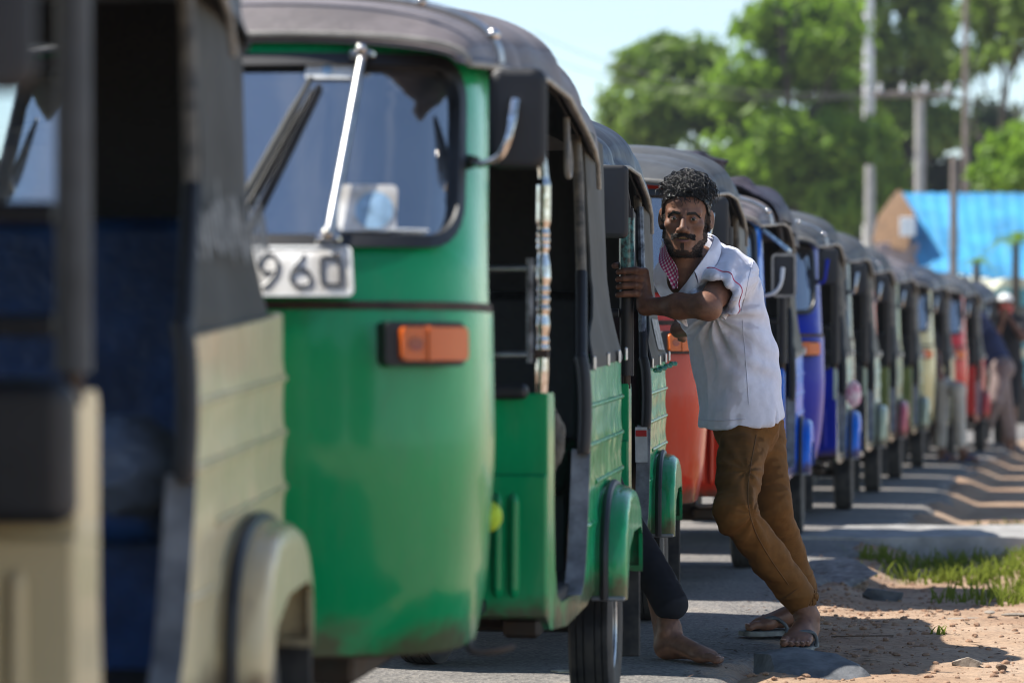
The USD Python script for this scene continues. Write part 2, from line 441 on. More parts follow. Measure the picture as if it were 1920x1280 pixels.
mat('sand', {
    'g': ('geometry', {}),
    'n1': ('noise_texture', dict(scale=1.6, detail=6.0, roughness=0.62)),
    'r1': ('rgb_ramp', {'ramp': [(0.28, (0.235, 0.145, 0.095)), (0.5, (0.33, 0.228, 0.155)), (0.72, (0.40, 0.30, 0.22))]}),
    'n2': ('noise_texture', dict(scale=48.0, detail=6.0, roughness=0.7)),
    'r2': ('rgb_ramp', {'ramp': [(0.25, (0.50, 0.50, 0.50)), (0.5, (0.97, 0.97, 0.97)), (0.75, (1.25, 1.22, 1.18))]}),
    'm': ('mix_color', dict(blend_type='multiply', fac=1.0, use_clamp=False)),
    'n3': ('noise_texture', dict(scale=130.0, detail=4.0, roughness=0.6)),
    'b': ('bump', dict(strength=0.7, distance=0.012)),
    'b2': ('bump', dict(strength=0.5, distance=0.004)),
    'p': ('principled_bsdf', dict(roughness=0.95, specular_ior_level=0.15)),
}, [('g.position', 'n1.vector'), ('n1.fac', 'r1.fac'), ('g.position', 'n2.vector'), ('n2.fac', 'r2.fac'), ('r1.color', 'm.a'), ('r2.color', 'm.b'), ('m.result', 'p.base_color'),
    ('n2.fac', 'b.height'), ('g.position', 'n3.vector'), ('n3.fac', 'b2.height'), ('b.normal', 'b2.normal'), ('b2.normal', 'p.normal')], 'p.BSDF')
simple('concrete', (0.30, 0.29, 0.275), 0.85, var=0.4, scale=6, bump=0.4, bscale=60, dist=0.006)
simple('stone', (0.115, 0.12, 0.13), 0.8, var=0.5, scale=14, bump=0.6, bscale=40, dist=0.008, col2=(0.05, 0.055, 0.062))
simple('stone_tan', (0.30, 0.25, 0.20), 0.85, var=0.5, scale=14, bump=0.6, bscale=40, dist=0.008)
simple('edge_stone', (0.27, 0.26, 0.245), 0.85, var=0.55, scale=22, bump=0.7, bscale=50, dist=0.01, col2=(0.10, 0.095, 0.085))
simple('twig', (0.10, 0.06, 0.035), 0.85, var=0.4, scale=60)
simple('paint_mark', (0.45, 0.40, 0.30), 0.8, var=0.4, scale=40)

ys = np.concatenate([np.arange(1.0, 7.5, 0.25), np.arange(7.5, 17.0, 0.04), np.arange(17.0, 34, 0.12), np.arange(34, 130, 2.0)])
us = np.concatenate([-np.geomspace(9.0, 0.6, 30), np.arange(-0.58, -0.10, 0.02), np.linspace(-0.10, 0.03, 14)])
Y, U = np.meshgrid(ys, us, indexing='ij')
jag = 0.30 * (meshkit.fbm(np.stack([ys * 1.9, 0 * ys, 0 * ys], -1), 5, 5) - 0.5) + 0.10 * (meshkit.fbm(np.stack([ys * 9, 0 * ys, 0 * ys], -1), 3, 15) - 0.5)
X = edge_x(Y) + U + jag[:, None] * np.clip((U + 0.6) / 0.5, 0, 1)
rim = np.clip((U + 0.10) / 0.13, 0, 1)
Z = road_z(X, Y) - (0.13 * rim ** 2.2) - 0.012 * np.clip((U + 0.5) / 0.5, 0, 1) ** 2
Z = Z + 0.010 * (meshkit.fbm(np.stack([X * 9, Y * 9, 0 * X], -1), 3, 7) - 0.5) * np.clip((U + 0.30) / 0.25, 0, 1)
top('road', grid_mesh(X, Y, Z), 'asphalt', label='grey patched asphalt road under the queue with a crumbling edge', cat='road', kind='structure', smooth=True)
dn = meshkit.fbm(np.stack([X * 3.1, Y * 3.1, 0 * X], -1), 4, 21)
dust = np.clip((U + 0.22 + 0.50 * (dn - 0.5)) / 0.30, 0, 1) * np.interp(Y, [11.0, 12.5], [1.0, 0.0])
UsdGeom.PrimvarsAPI(stage.GetPrimAtPath('/World/road')).CreatePrimvar('dust', Sdf.ValueTypeNames.FloatArray, 'vertex').Set(Vt.FloatArray.FromNumpy(dust.reshape(-1).astype(np.float32)))

ys = np.concatenate([np.arange(1.0, 7.5, 0.3), np.arange(7.5, 16.6, 0.03), np.arange(16.6, 34, 0.10), np.arange(34, 130, 2.0)])
us = np.concatenate([np.arange(-0.20, 2.6, 0.03), np.geomspace(2.65, 60, 40)])
Y, U = np.meshgrid(ys, us, indexing='ij')
X = edge_x(Y) + U
top('verge', grid_mesh(X, Y, verge_z(X, Y)), 'sand', label='sandy orange dirt verge beside the asphalt', cat='verge', kind='structure', smooth=60)
top('ground', grid_mesh(*np.meshgrid(np.linspace(-900, 900, 40), np.linspace(-300, 1500, 40), indexing='ij'), np.full((40, 40), -0.20)), 'sand', label='flat sandy ground out to the horizon', cat='ground', kind='structure')


def rough_block(pts, seed, amp, edge=0.03, freq=7.0, m_smooth=False):
    """A hull refined and broken up with noise: stones and broken concrete."""
    h = m3.Manifold.hull_points(np.asarray(pts, float)).refine_to_length(edge).to_mesh()
    t = trimesh.Trimesh(np.array(h.vert_properties[:, :3], float), np.array(h.tri_verts), process=True)
    n = t.vertex_normals
    d = meshkit.fbm(t.vertices * freq, 4, seed) - 0.5
    t.vertices = t.vertices + n * (d * amp)[:, None]
    return t


# the concrete slab that crosses the ditch
slab = rough_block([(x, y, z) for x, y in ((1.36, 15.2), (4.2, 15.25), (5.4, 15.4), (5.4, 16.4), (1.85, 16.35)) for z in (-0.16, 0.008)], 4, 0.03, 0.08, 5.0)
top('concrete_slab', slab, 'concrete', 'long grey concrete slab crossing from the road edge behind the grass', 'slab', kind=None, smooth=40)
rng = np.random.default_rng(11)


def stone(name, label, c, size, seed, m, cat='stone', amp=0.25, group=None):
    r = np.random.default_rng(seed)
    p = r.normal(size=(16, 3)); p /= np.linalg.norm(p, axis=1, keepdims=True)
    p = p * np.array(size) * r.uniform(0.8, 1.0, (16, 1))
    t = rough_block(p, seed, amp * min(size), max(size) / 7, 2.2 / max(size))
    t.apply_translation(c)
    return top(name, t, m, label, cat, group, smooth=28)


# the slanting dark stone in the foreground
rk = rough_block([(0.70, 8.86, -0.03), (0.745, 8.80, 0.040), (0.71, 8.93, 0.028), (0.83, 8.90, 0.050), (0.94, 8.80, 0.040), (1.01, 8.68, 0.006), (1.05, 8.62, -0.04), (0.86, 8.58, -0.04), (0.76, 8.60, -0.04), (0.98, 8.91, 0.008), (1.0, 8.9, -0.03), (0.80, 8.68, 0.008)], 21, 0.022, 0.02, 9.0)
top('large_stone', rk, 'stone', 'big slanting dark grey stone on the ground in front of the sandals', 'stone', smooth=25)
stone('edge_stone', 'pale rounded lump of broken road edge behind the brown trousers', (1.40, 13.1, -0.035), (0.20, 0.75, 0.075), 31, 'edge_stone', cat='broken edge', amp=0.3)
stone('edge_stone', 'dark grey stone leaning at the end of the broken road edge', (1.46, 12.05, -0.045), (0.10, 0.10, 0.055), 32, 'stone')
stone('tan_stone', 'tan flat stone at the bottom right of the sand', (1.335, 8.92, -0.005), (0.055, 0.06, 0.028), 34, 'stone_tan')
stone('tan_stone', 'small brown stone at the bottom edge right of the tan flat one', (1.42, 8.83, -0.005), (0.022, 0.022, 0.014), 35, 'twig')
stone('flat_stone', 'grey flat stone slab lying on the sunny sand at the right', (1.60, 10.55, -0.012), (0.11, 0.10, 0.016), 36, 'stone_tan')
stone('clod', 'reddish clod of earth on the sunny sand right of the man', (0.97, 10.4, 0.0), (0.022, 0.022, 0.018), 37, 'twig', cat='clod')
stone('clod', 'small dark clod on the sunny sand below the twig', (0.90, 9.5, 0.002), (0.016, 0.014, 0.010), 38, 'twig', cat='clod')
top('fallen_twig', tube(smoothpath([(0.88, 10.05, 0.008), (0.93, 10.07, 0.014), (0.98, 10.04, 0.012), (1.0, 10.07, 0.02)], 4), [0.006] * 6 + [0.004] * 7, 6), 'twig', 'dark broken twig on the sunny sand beside the ankle', 'twig')
top('fallen_twig', tube(smoothpath([(1.02, 9.72, 0.006), (1.12, 9.70, 0.010), (1.22, 9.73, 0.008)], 5), 0.0025, 5), 'twig', 'thin straw lying across the edge of the shadow on the sand', 'straw')
top('leaf_litter', cat_(*[moved(trimesh.creation.icosphere(1, 1.0), (x, y, 0.004), rz=a, s=(0.05, 0.02, 0.006)) for x, y, a in ((1.75, 10.6, 10), (1.83, 10.52, 40), (1.68, 10.7, 80))]), 'stone_tan', 'dry curled litter beside the flat stone on the sand', 'litter', kind='stuff')

# pebbles: nobody could count them
pb = []
for k in range(2600):
    y = rng.uniform(8.4, 15.0) if k % 3 else rng.uniform(8.6, 11.5)
    u = rng.exponential(0.8) - 0.06
    if u > 3.0:
        continue
    x = edge_x(y) + u
    s = 0.0022 + 0.010 * rng.random() ** 5
    pb.append((x, y, float(verge_z(np.array([x]), np.array([y]))[0]) + s * 0.25, s, rng.uniform(0, 360)))
ico = trimesh.creation.icosphere(1, 1.0)
vs, fs = [], []
for i, (x, y, z, s, a) in enumerate(pb):
    q = ico.vertices * (np.array([1.3, 1.0, 0.7]) * s * rng.uniform(0.75, 1.25, 3))
    c, sn = math.cos(a), math.sin(a)
    q = q @ np.array([[c, sn, 0], [-sn, c, 0], [0, 0, 1]]) + np.array([x, y, z]) + rng.normal(size=q.shape) * s * 0.10
    vs.append(q); fs.append(ico.faces + len(ico.vertices) * i)
mat('pebble', {'g': ('geometry', {}), 'r': ('rgb_ramp', {'ramp': [(0, (0.26, 0.16, 0.105)), (0.4, (0.34, 0.20, 0.125)), (0.75, (0.42, 0.29, 0.20)), (1, (0.5, 0.43, 0.37))]}), 'p': ('principled_bsdf', dict(roughness=0.9, specular_ior_level=0.2))},
    [('g.random_per_island', 'r.fac'), ('r.color', 'p.base_color')], 'p.BSDF')
top('pebbles', trimesh.Trimesh(np.vstack(vs), np.vstack(fs), process=False), 'pebble', 'small red and grey pebbles scattered over the sandy verge', 'pebbles', kind='stuff')

# grass: tufts of bent blades
mat('grass', {'g': ('geometry', {}), 'r': ('rgb_ramp', {'ramp': [(0, (0.15, 0.19, 0.03)), (0.4, (0.26, 0.28, 0.05)), (0.7, (0.40, 0.36, 0.12)), (1, (0.55, 0.46, 0.24))]}),
              'd': ('diffuse_bsdf', {}), 't': ('translucent_bsdf', {}), 'm': ('mix_closure', dict(fac=0.45))},
    [('g.random_per_island', 'r.fac'), ('r.color', 'd.color'), ('r.color', 't.color'), ('d.BSDF', 'm.closure1'), ('t.BSDF', 'm.closure2')], 'm.closure')


def blades(spots, seed, hmin, hmax):
    r = np.random.default_rng(seed)
    vs, fs = [], []
    for x, y, z in spots:
        h = r.uniform(hmin, hmax); a = r.uniform(0, 2 * np.pi); w = r.uniform(0.004, 0.009); bend = r.uniform(0.1, 0.8) * h
        d = np.array([math.cos(a), math.sin(a), 0]); s = np.array([-d[1], d[0], 0])
        base = len(vs)
        for k, t in enumerate((0, 0.4, 0.75, 1.0)):
            p = np.array([x, y, z - 0.01]) + d * bend * t ** 2 + np.array([0, 0, h * (t - 0.25 * t * t)])
            ww = w * (1 - t) ** 0.6
            if k < 3:
                vs += [p - s * ww, p + s * ww]
            else:
                vs.append(p)
        fs += [[base, base + 1, base + 3], [base, base + 3, base + 2], [base + 2, base + 3, base + 5], [base + 2, base + 5, base + 4], [base + 4, base + 5, base + 6]]
    return trimesh.Trimesh(np.array(vs), np.array(fs), process=False)


gs = []
tuft = np.random.default_rng(5)
for k in range(560):
    y = tuft.uniform(11.75, 15.0)
    x = tuft.uniform(1.45, 4.3)
    p = np.array([[x, y, 0.0]])
    dens = meshkit.fbm(p * 1.6, 3, 2)[0] + 0.25 * (x > 2.0) - 0.35 * (x < 1.7) - 0.25 * (y < 12.1)
    if dens < 0.42:
        continue
    for j in range(int(5 + 14 * tuft.random())):
        xx, yy = x + tuft.normal() * 0.05, y + tuft.normal() * 0.07
        gs.append((xx, yy, float(verge_z(np.array([xx]), np.array([yy]))[0])))
top('grass', blades(gs, 6, 0.04, 0.13), 'grass', 'sunlit green grass growing on the bank before the slab', 'grass', kind='stuff', smooth=False)
gs = []
for k in range(60):
    y = tuft.uniform(17.0, 18.6); x = edge_x(y) + tuft.uniform(0.25, 1.0)
    for j in range(9):
        xx, yy = x + tuft.normal() * 0.06, y + tuft.normal() * 0.08
        gs.append((xx, yy, float(verge_z(np.array([xx]), np.array([yy]))[0])))
for cx, cy in ((1.40, 9.95), (0.62, 8.95), (1.10, 11.75)):
    for j in range(9):
        xx, yy = cx + tuft.normal() * 0.018, cy + tuft.normal() * 0.02
        gs.append((xx, yy, float(verge_z(np.array([xx]), np.array([yy]))[0])))
top('sparse_grass', blades(gs, 8, 0.02, 0.08), 'grass', 'sparse short grass along the road edge behind the slab', 'grass', kind='stuff', smooth=False)
top('road_paint_mark', sheet(Polygon([(0.13, 8.68), (0.19, 8.70), (0.24, 8.68), (0.21, 8.63), (0.15, 8.64)]), lambda a, b, t: np.stack([a - 0.02, b, t + 0.0005], -1), 0.004), 'paint_mark', 'flake of pale paint on the asphalt under the nearer green rickshaw', 'paint mark')

# dry leaves and straw blown along the verge
vs, fs = [], []
r3 = np.random.default_rng(77)
for k in range(420):
    y = r3.uniform(8.5, 14.5); x = float(edge_x(y)) + r3.exponential(0.7) - 0.25
    z = max(float(verge_z(np.array([x]), np.array([y]))[0]), -0.004 if x < edge_x(y) else -1) + 0.004
    L, w = r3.uniform(0.008, 0.030), r3.uniform(0.002, 0.008)
    a = r3.uniform(0, 2 * np.pi); d = np.array([math.cos(a), math.sin(a), 0]); s = np.array([-d[1], d[0], 0]); c = np.array([x, y, z]); b = len(vs)
    vs += [c - d * L + [0, 0, 0.003], c + s * w, c - s * w + [0, 0, 0.003 * r3.random()], c + d * L + [0, 0, 0.006 * r3.random()]]
    fs += [[b, b + 2, b + 1], [b + 1, b + 2, b + 3]]
mat('dry_leaf', {'g': ('geometry', {}), 'r': ('rgb_ramp', {'ramp': [(0, (0.06, 0.03, 0.015)), (0.5, (0.20, 0.12, 0.06)), (1, (0.42, 0.34, 0.22))]}), 'p': ('principled_bsdf', dict(roughness=0.8))},
    [('g.random_per_island', 'r.fac'), ('r.color', 'p.base_color')], 'p.BSDF')
top('dry_leaves', trimesh.Trimesh(np.array(vs), np.array(fs), process=False), 'dry_leaf', 'scattered dry leaf bits and straw on the verge', 'leaf litter', kind='stuff', smooth=False)
# ------------------------------------------------------------------ three-wheelers
# local frame: x to the vehicle's left, y to its back, z up, origin on the ground below the rear axle
_n = 3.4
_th = np.linspace(0, np.pi / 2, 400)
_px = 0.49 * np.sin(_th) ** (2 / _n)
_py = 0.40 * np.cos(_th) ** (2 / _n)
_arc = np.concatenate([[0], np.cumsum(np.hypot(np.diff(_px), np.diff(_py)))])
S_END = float(_arc[-1])
NOSE_Z = [0.30, 0.335, 0.45, 0.70, 0.95, 1.07, 1.10, 1.47, 1.52]
NOSE_Y = [-2.15, -2.18, -2.23, -2.26, -2.25, -2.225, -2.205, -1.985, -1.955]
NOSE_W = [0.43, 0.45, 0.478, 0.499, 0.494, 0.488, 0.486, 0.462, 0.450]


def front(s, z, t):
    """The front shell: arc length s from the middle, height z, depth t inwards."""
    x = np.interp(np.abs(s), _arc, _px) / 0.49
    y = np.interp(np.abs(s), _arc, _py)
    w = np.interp(z, NOSE_Z, NOSE_W) - t
    yn = np.interp(z, NOSE_Z, NOSE_Y)
    return np.stack([np.sign(s) * x * w, yn + 0.40 - y * (1 - t / 0.4), z], -1)


def side(y, z, t, bulge=0.0):
    x = 0.581 + 0.025 * y
    x = x - np.clip(y - 0.30, 0, 1) ** 2 * 1.6
    for zr in (0.50, 0.595, 0.69, 0.785):      # pressed ribs along the flank
        d = (z - zr - 0.02 * y) / 0.011
        x = x + 0.0050 * np.exp(-d * d) * (y > -0.5)
    return np.stack([x - t, y, z], -1)


ROOF_Y = [-1.985, -1.93, -1.84, -1.55, -1.45, -1.30, -0.9, -0.4, 0.0, 0.22, 0.36, 0.43]
ROOF_T = [1.512, 1.56, 1.60, 1.635, 1.635, 1.675, 1.70, 1.70, 1.69, 1.655, 1.57, 1.46]
ROOF_E = [1.452, 1.455, 1.46, 1.472, 1.478, 1.485, 1.482, 1.435, 1.40, 1.38, 1.37, 1.36]
ROOF_W = [0.470, 0.488, 0.505, 0.525, 0.525, 0.550, 0.560, 0.560, 0.552, 0.545, 0.530, 0.505]


def roof_section(y, phi, lift=0.0, sag=0.019):
    zt, ze, w = (np.interp(y, ROOF_Y, k) for k in (ROOF_T, ROOF_E, ROOF_W))
    dip = sag * np.abs(np.sin(np.pi * (y + 2.10) / 0.55)) ** 0.8
    a = phi * np.pi / 2
    n = 2.7
    x = w * np.sign(np.sin(a)) * np.abs(np.sin(a)) ** (2 / n)
    z = ze + (zt - ze) * np.abs(np.cos(a)) ** (2 / n)
    k = (0.25 + np.abs(np.sin(a)) ** 2) * (np.cos(a) > 0.02)
    nx, nz = np.sin(a), np.cos(a)
    return np.stack([x + nx * (lift - dip * k), y + 0 * x, z + nz * (lift - dip * k)], -1)


def arch_path(off, x, y0=-0.31, z0=0.31, n=18):
    pts = [(-0.325, 0.30), (-0.325, 0.40), (-0.29, 0.49), (-0.20, 0.548), (-0.05, 0.57), (0.12, 0.555), (0.23, 0.51), (0.285, 0.43), (0.295, 0.335)]
    p = smoothpath(pts, 4)
    c = np.array([0.0, 0.30])
    d = p - c
    p = p + d / np.linalg.norm(d, axis=1, keepdims=True) * off
    return np.stack([np.full(len(p), x), p[:, 0], p[:, 1]], -1)


def flip_x(m):
    m = tri(m).copy()
    m.vertices[:, 0] *= -1
    m.invert()
    return m


_cache = {}


def shared(key, make):
    if key not in _cache:
        _cache[key] = make()
    return _cache[key]


def tyre_mesh():
    R, w = 0.212, 0.056
    prof = [(0.105, -0.040), (0.120, -0.050), (0.160, -0.057), (0.190, -0.054), (0.206, -0.046)]
    ribs = [-0.046, -0.034, -0.030, -0.016, -0.012, 0.012, 0.016, 0.030, 0.034, 0.046]
    for k, x in enumerate(ribs):
        deep = (k in (1, 3, 5, 7)) 
        prof.append((R - 0.04 * x * x / w if not deep else R, x))
        if k in (1, 3, 5, 7):
            prof += [(R - 0.006, x + 0.0005), (R - 0.006, ribs[k + 1] - 0.0005)]
    prof += [(0.206, 0.0465), (0.190, 0.054), (0.160, 0.057), (0.120, 0.050), (0.105, 0.040)]
    return lathe(prof, 44, 'x')


def rim_mesh():
    return lathe([(0.0, -0.02), (0.05, -0.02), (0.06, -0.005), (0.085, 0.0), (0.098, 0.02), (0.108, 0.043), (0.114, 0.046), (0.108, 0.038), (0.09, 0.012), (0.06, 0.018), (0.05, 0.034), (0.02, 0.04), (0.0, 0.04)], 36, 'x')


def make_tuk(label, loc, rz, rx=0.0, body='paint_green', roof='canvas_brown', flap='canvas_flap', seat='seat_black', frame=None, fender=None, lower=None,
             post='chrome', mirror='rect', mdx=0.0, mdz=0.0, rack=False, cowl_pillar=None, roof_trim='bead', detail=True, name='auto_rickshaw', fascia=None, hub='rim_paint', sy=1.0, sz=1.0, flap_in=1.0, clips=True, steer=12, signal=True, arm='chrome'):
    frame = frame or body
    fender = fender or body
    fascia = fascia or body
    T = thing(name, label, 'auto rickshaw', loc, rz, rx, sy=sy, sz=sz, group='three-wheelers queued nose to tail along the road')
    ed = 0.05 if detail else 0.09
    # --- front shell
    low = shared(('low', ed), lambda: sheet(sbox(-S_END, 0.335, S_END, 0.982), lambda s, z, t: front(s, z, t - 0.008), 0.016, ed))
    part(T, 'front_panel', low, fascia, 40)
    win = rrect(-0.512, 1.106, 0.512, 1.466, 0.085)
    up = shared(('up', ed), lambda: sheet(sbox(-S_END, 0.99, S_END, 1.512).difference(win), lambda s, z, t: front(s, z, t), 0.014, ed))
    part(T, 'windscreen_frame', up, frame, 40)
    part(T, 'seam', shared('seam', lambda: sheet(sbox(-S_END + .02, 0.978, S_END - .02, 0.994), lambda s, z, t: front(s, z, t - 0.010), 0.006, 0.05)), 'rust')
    part(T, 'bottom_edge', shared('be', lambda: tube(front(np.linspace(-S_END, S_END, 50), np.full(50, 0.337), np.full(50, 0.004)), 0.008, 8)), 'rust')
    gk = shared('gk', lambda: sheet(win.buffer(0.011).difference(win.buffer(-0.013)), lambda s, z, t: front(s, z, t - 0.014), 0.026, 0.04))
    part(T, 'rubber_gasket', gk, 'gasket', 40)
    part(T, 'windscreen', shared('ws', lambda: sheet(win, lambda s, z, t: front(s, z, t + 0.002), 0.004, 0.04)), 'windscreen', 60)
    # --- front wheel, fork, mudguard
    fw = thing_child(T, 'front_wheel', (0, -2.0, 0.212), -steer)
    part(fw, 'tyre', shared('tyre', tyre_mesh), 'rubber', 40)
    part(fw, 'rim', shared('rim2', lambda: cat_(rim_mesh(), flip_x(rim_mesh()))), hub, 40)
    part(T, 'mudguard', shared('mg', lambda: mudguard()), fascia, 40)
    part(T, 'fork', shared('fork', lambda: cat_(tube([(0.085, -2.0, 0.2), (0.085, -1.9, 0.5), (0.03, -1.86, 0.62)], 0.018, 8), tube([(-0.085, -2.0, 0.2), (-0.085, -1.9, 0.5), (-0.03, -1.86, 0.62)], 0.018, 8), tube([(0, -1.86, 0.6), (0, -1.72, 1.0)], 0.025, 10))), 'dark_metal', 40)
    part(T, 'handlebar', shared('hb', lambda: tube(smoothpath([(-0.33, -1.62, 1.0), (-0.2, -1.66, 1.02), (0, -1.72, 1.0), (0.2, -1.66, 1.02), (0.33, -1.62, 1.0)], 5), 0.013, 8)), 'dark_metal', 40)
    hl = part(T, 'headlamp', shared('hl', lambda: moved(lathe([(0, 0.0), (0.075, 0.0), (0.082, 0.02), (0.075, 0.04), (0.05, 0.055), (0, 0.06)], 28), (0, -2.255, 0.80), rx=90)), 'headlamp', 40)
    part(hl, 'rim', shared('hlr', lambda: moved(lathe([(0.078, 0.0), (0.095, 0.0), (0.095, 0.03), (0.084, 0.035), (0.078, 0.03)], 28), (0, -2.252, 0.80), rx=90)), 'chrome', 40)
    # --- turn signals
    if signal:
        for sx in (1, -1):
            def hous(sx=sx):
                return sheet(rrect(0.326, 0.874, 0.482, 0.956, 0.012), lambda s, z, t: front(s * sx, z, -0.040 + t), 0.045, 0.03)
            def lens(sx=sx):
                a = sheet(rrect(0.348, 0.884, 0.477, 0.946, 0.010), lambda s, z, t: front(s * sx, z, -0.054 + t), 0.030, 0.03)
                b = sheet(rrect(0.392, 0.883, 0.401, 0.947, 0.004), lambda s, z, t: front(s * sx, z, -0.058 + t), 0.02, 0.03)
                return cat_(a, b)
            h = part(T, 'turn_signal', shared(('sg', sx), hous), 'plastic_black', 40)
            ln_ = part(h, 'lens', shared(('ln', sx), lens), 'lens_orange', 40)
            part(ln_, 'bulb', shared(('bl', sx), lambda sx=sx: sheet(Point(0.371, 0.915).buffer(0.013), lambda s, z, t: front(s * sx, z, -0.0555 + t), 0.003, 0.03)), 'lens_dark', 40)
    # --- body sides
    arch = Polygon([(-0.27, 0.20), (-0.26, 0.36), (-0.17, 0.45), (0, 0.485), (0.17, 0.45), (0.26, 0.36), (0.27, 0.20)])
    outline = Polygon([(-1.27, 0.335), (-1.20, 0.302), (-0.9, 0.285), (-0.5, 0.30), (-0.3, 0.33), (0.3, 0.33), (0.40, 0.40), (0.43, 0.60), (0.425, 0.905), (-0.52, 0.872),
                       (-0.535, 0.80), (-0.55, 0.66), (-0.64, 0.43), (-0.70, 0.37), (-0.78, 0.345), (-1.0, 0.345), (-1.08, 0.365), (-1.12, 0.43), (-1.135, 0.55), (-1.135, 0.80), (-1.15, 0.815), (-1.27, 0.815)])
    sd = shared(('side', ed), lambda: sheet(outline.difference(arch), side, 0.016, 0.03 if detail else 0.06))
    part(T, 'side_panel', sd, lower or body, 32)
    part(T, 'side_panel', shared(('sidef', ed), lambda: flip_x(sd)), lower or body, 32)
    tail = shared('tail', lambda: grid_solid(*[np.stack([np.stack([x, np.full_like(x, yy) - (np.abs(x) / 0.58) ** 6 * 0.06 - o, np.full_like(x, z)], -1) for z, yy in ((0.33, 0.40), (0.6, 0.44), (0.905, 0.43))]) for o in (0, 0.015) for x in [np.linspace(-0.565, 0.565, 25)]]))
    part(T, 'tail_panel', tail, body, 40)
    # --- fenders, trims
    for sx, fx in ((1, lambda m: m), (-1, flip_x)):
        def fend(fx=fx):
            out = arch_path(0.0, 0)[:, 1:]
            c = out.mean(0)
            rows = []
            for x, ins in ((0.555, 0), (0.615, 0), (0.634, 0.005), (0.646, 0.016), (0.650, 0.03)):
                d = out - np.array([0, 0.28])
                q = out - d / np.linalg.norm(d, axis=1, keepdims=True) * ins
                rows.append(np.column_stack([np.full(len(q), x), q]))
            hull = m3.Manifold.hull_points(np.vstack(rows))
            outp = Polygon(out)
            inner = m3.Manifold.extrude(m3.CrossSection([rings_of(outp.buffer(-0.012))[0].tolist()], m3.FillRule.EvenOdd), 0.3)
            # (y, z, x) -> (x, y, z)
            perm = lambda m: m.warp_batch(lambda v: np.stack([v[:, 2], v[:, 0], v[:, 1]], 1))
            inner = perm(inner).translate([0.340, 0, 0])
            cut = Polygon([(-0.262, 0.1), (-0.262, 0.30), (-0.20, 0.415), (-0.05, 0.452), (0.20, 0.452), (0.252, 0.43), (0.262, 0.36), (0.262, 0.1)])
            cutm = perm(m3.Manifold.extrude(m3.CrossSection([rings_of(cut)[0].tolist()], m3.FillRule.EvenOdd), 0.4)).translate([0.4, 0, 0])
            base = perm(m3.Manifold.extrude(m3.CrossSection([rings_of(sbox(-0.5, 0.1, 0.5, 0.31))[0].tolist()], m3.FillRule.EvenOdd), 0.5)).translate([0.3, 0, 0])
            return fx(hull - inner - cutm - (base ^ inner))
        fd = part(T, 'fender', shared(('fend', sx), fend), fender, 38)
        part(fd, 'rubber_bead', shared(('fb', sx), lambda fx=fx: fx(tube(arch_path(0.003, 0.596), 0.011, 8))), 'gasket', 40)
        part(fd, 'bottom_lip', shared(('fl', sx), lambda fx=fx: fx(cbox(0.085, 0.016, 0.012, 0.004, (0.605, -0.322, 0.302)))), 'sill_metal')
        rw = thing_child(T, 'rear_wheel', (sx * 0.548, 0, 0.212), 0)
        part(rw, 'tyre', shared('tyre', tyre_mesh), 'rubber', 40)
        part(rw, 'rim', shared('rim2', None), hub, 40)
        part(T, 'mudflap', shared(('mf', sx), lambda fx=fx: fx(cbox(0.15, 0.012, 0.25, 0.004, (0.565, 0.315, 0.225)))), 'rubber')
        part(T, 'step_plate', shared(('sp', sx), lambda fx=fx: fx(sheet(Polygon([(0, 0), (0.045, 0), (0.045, 1), (0, 1)]), lambda a, b, t: np.stack([0.538 + a, lerp(b, [0, .12, .3, .6, 1.0], [-0.80, -0.725, -0.665, -0.605, -0.553]) + t - .008, lerp(b, [0, .12, .3, .6, 1.0], [0.347, 0.372, 0.43, 0.55, 0.675])], -1), 0.006, 0.05))), 'sill_metal')
        part(T, 'door_trim', shared(('dt', sx), lambda fx=fx: fx(tube(smoothpath([(0.567, -0.575, 0.665), (0.570, -0.565, 0.76), (0.566, -0.555, 0.85), (0.556, -0.545, 0.90)], 5), [0.013] + [0.017] * 14 + [0.012], 10))), 'pad_black', 40)
        pp = part(T, 'pillar_post', shared(('pp', sx), lambda fx=fx: fx(cat_(tube([(0.556, -0.50, 0.88), (0.543, -0.36, 1.10)], 0.015, 10)))), 'pad_black', 40)
        part(pp, 'pillar_wrap', shared(('pw', sx), lambda fx=fx: fx(tube([(0.543, -0.36, 1.10), (0.533, -0.33, 1.34), (0.525, -0.32, 1.44)], 0.013, 10))), 'pad_beige', 40)
        for zr in (0.50, 0.595, 0.69, 0.785):
            def rib(fx=fx, zr=zr):
                y = np.linspace(-0.53 if zr > 0.66 else -0.34, 0.40, 26) if zr > 0.58 else np.linspace(-0.56, -0.36, 10)
                return fx(tube(side(y, zr + 0.02 * y, -0.0015 + 0 * y) + np.array([-0.004, 0, 0]), 0.0065, 8))
            part(T, 'pressed_rib', shared(('prb', sx, zr), rib), lower or body, 50)
        # --- canvas quarter
        qp = Polygon([(-0.515, 0.862), (0.43, 0.895), (0.43, 1.42), (0.35, 1.46), (0.0, 1.47), (-0.14, 1.47), (-0.115, 1.30), (-0.115, 1.16), (-0.16, 1.07), (-0.27, 0.99), (-0.42, 0.925)])
        def quarter(fx=fx):
            def fn(y, z, t):
                x = lerp(z, [0.86, 0.90, 0.95, 1.02, 1.10, 1.25, 1.37, 1.47], [0.590, 0.590, 0.577, 0.562, 0.552, 0.545, 0.540, 0.535])
                x = x + 0.022 * np.minimum(y, 0.2) - np.clip(y - 0.30, 0, 1) ** 2 * 2.2 + 0.004 * np.sin(y * 17 + z * 5)
                return np.stack([x - t, y, z], -1)
            q_ = sheet(qp, fn, 0.006, 0.035)
            q_.vertices[:, 0] *= flap_in
            return fx(q_)
        fl = part(T, 'canvas_flap', shared(('qt', sx, flap_in), quarter), flap, 40)
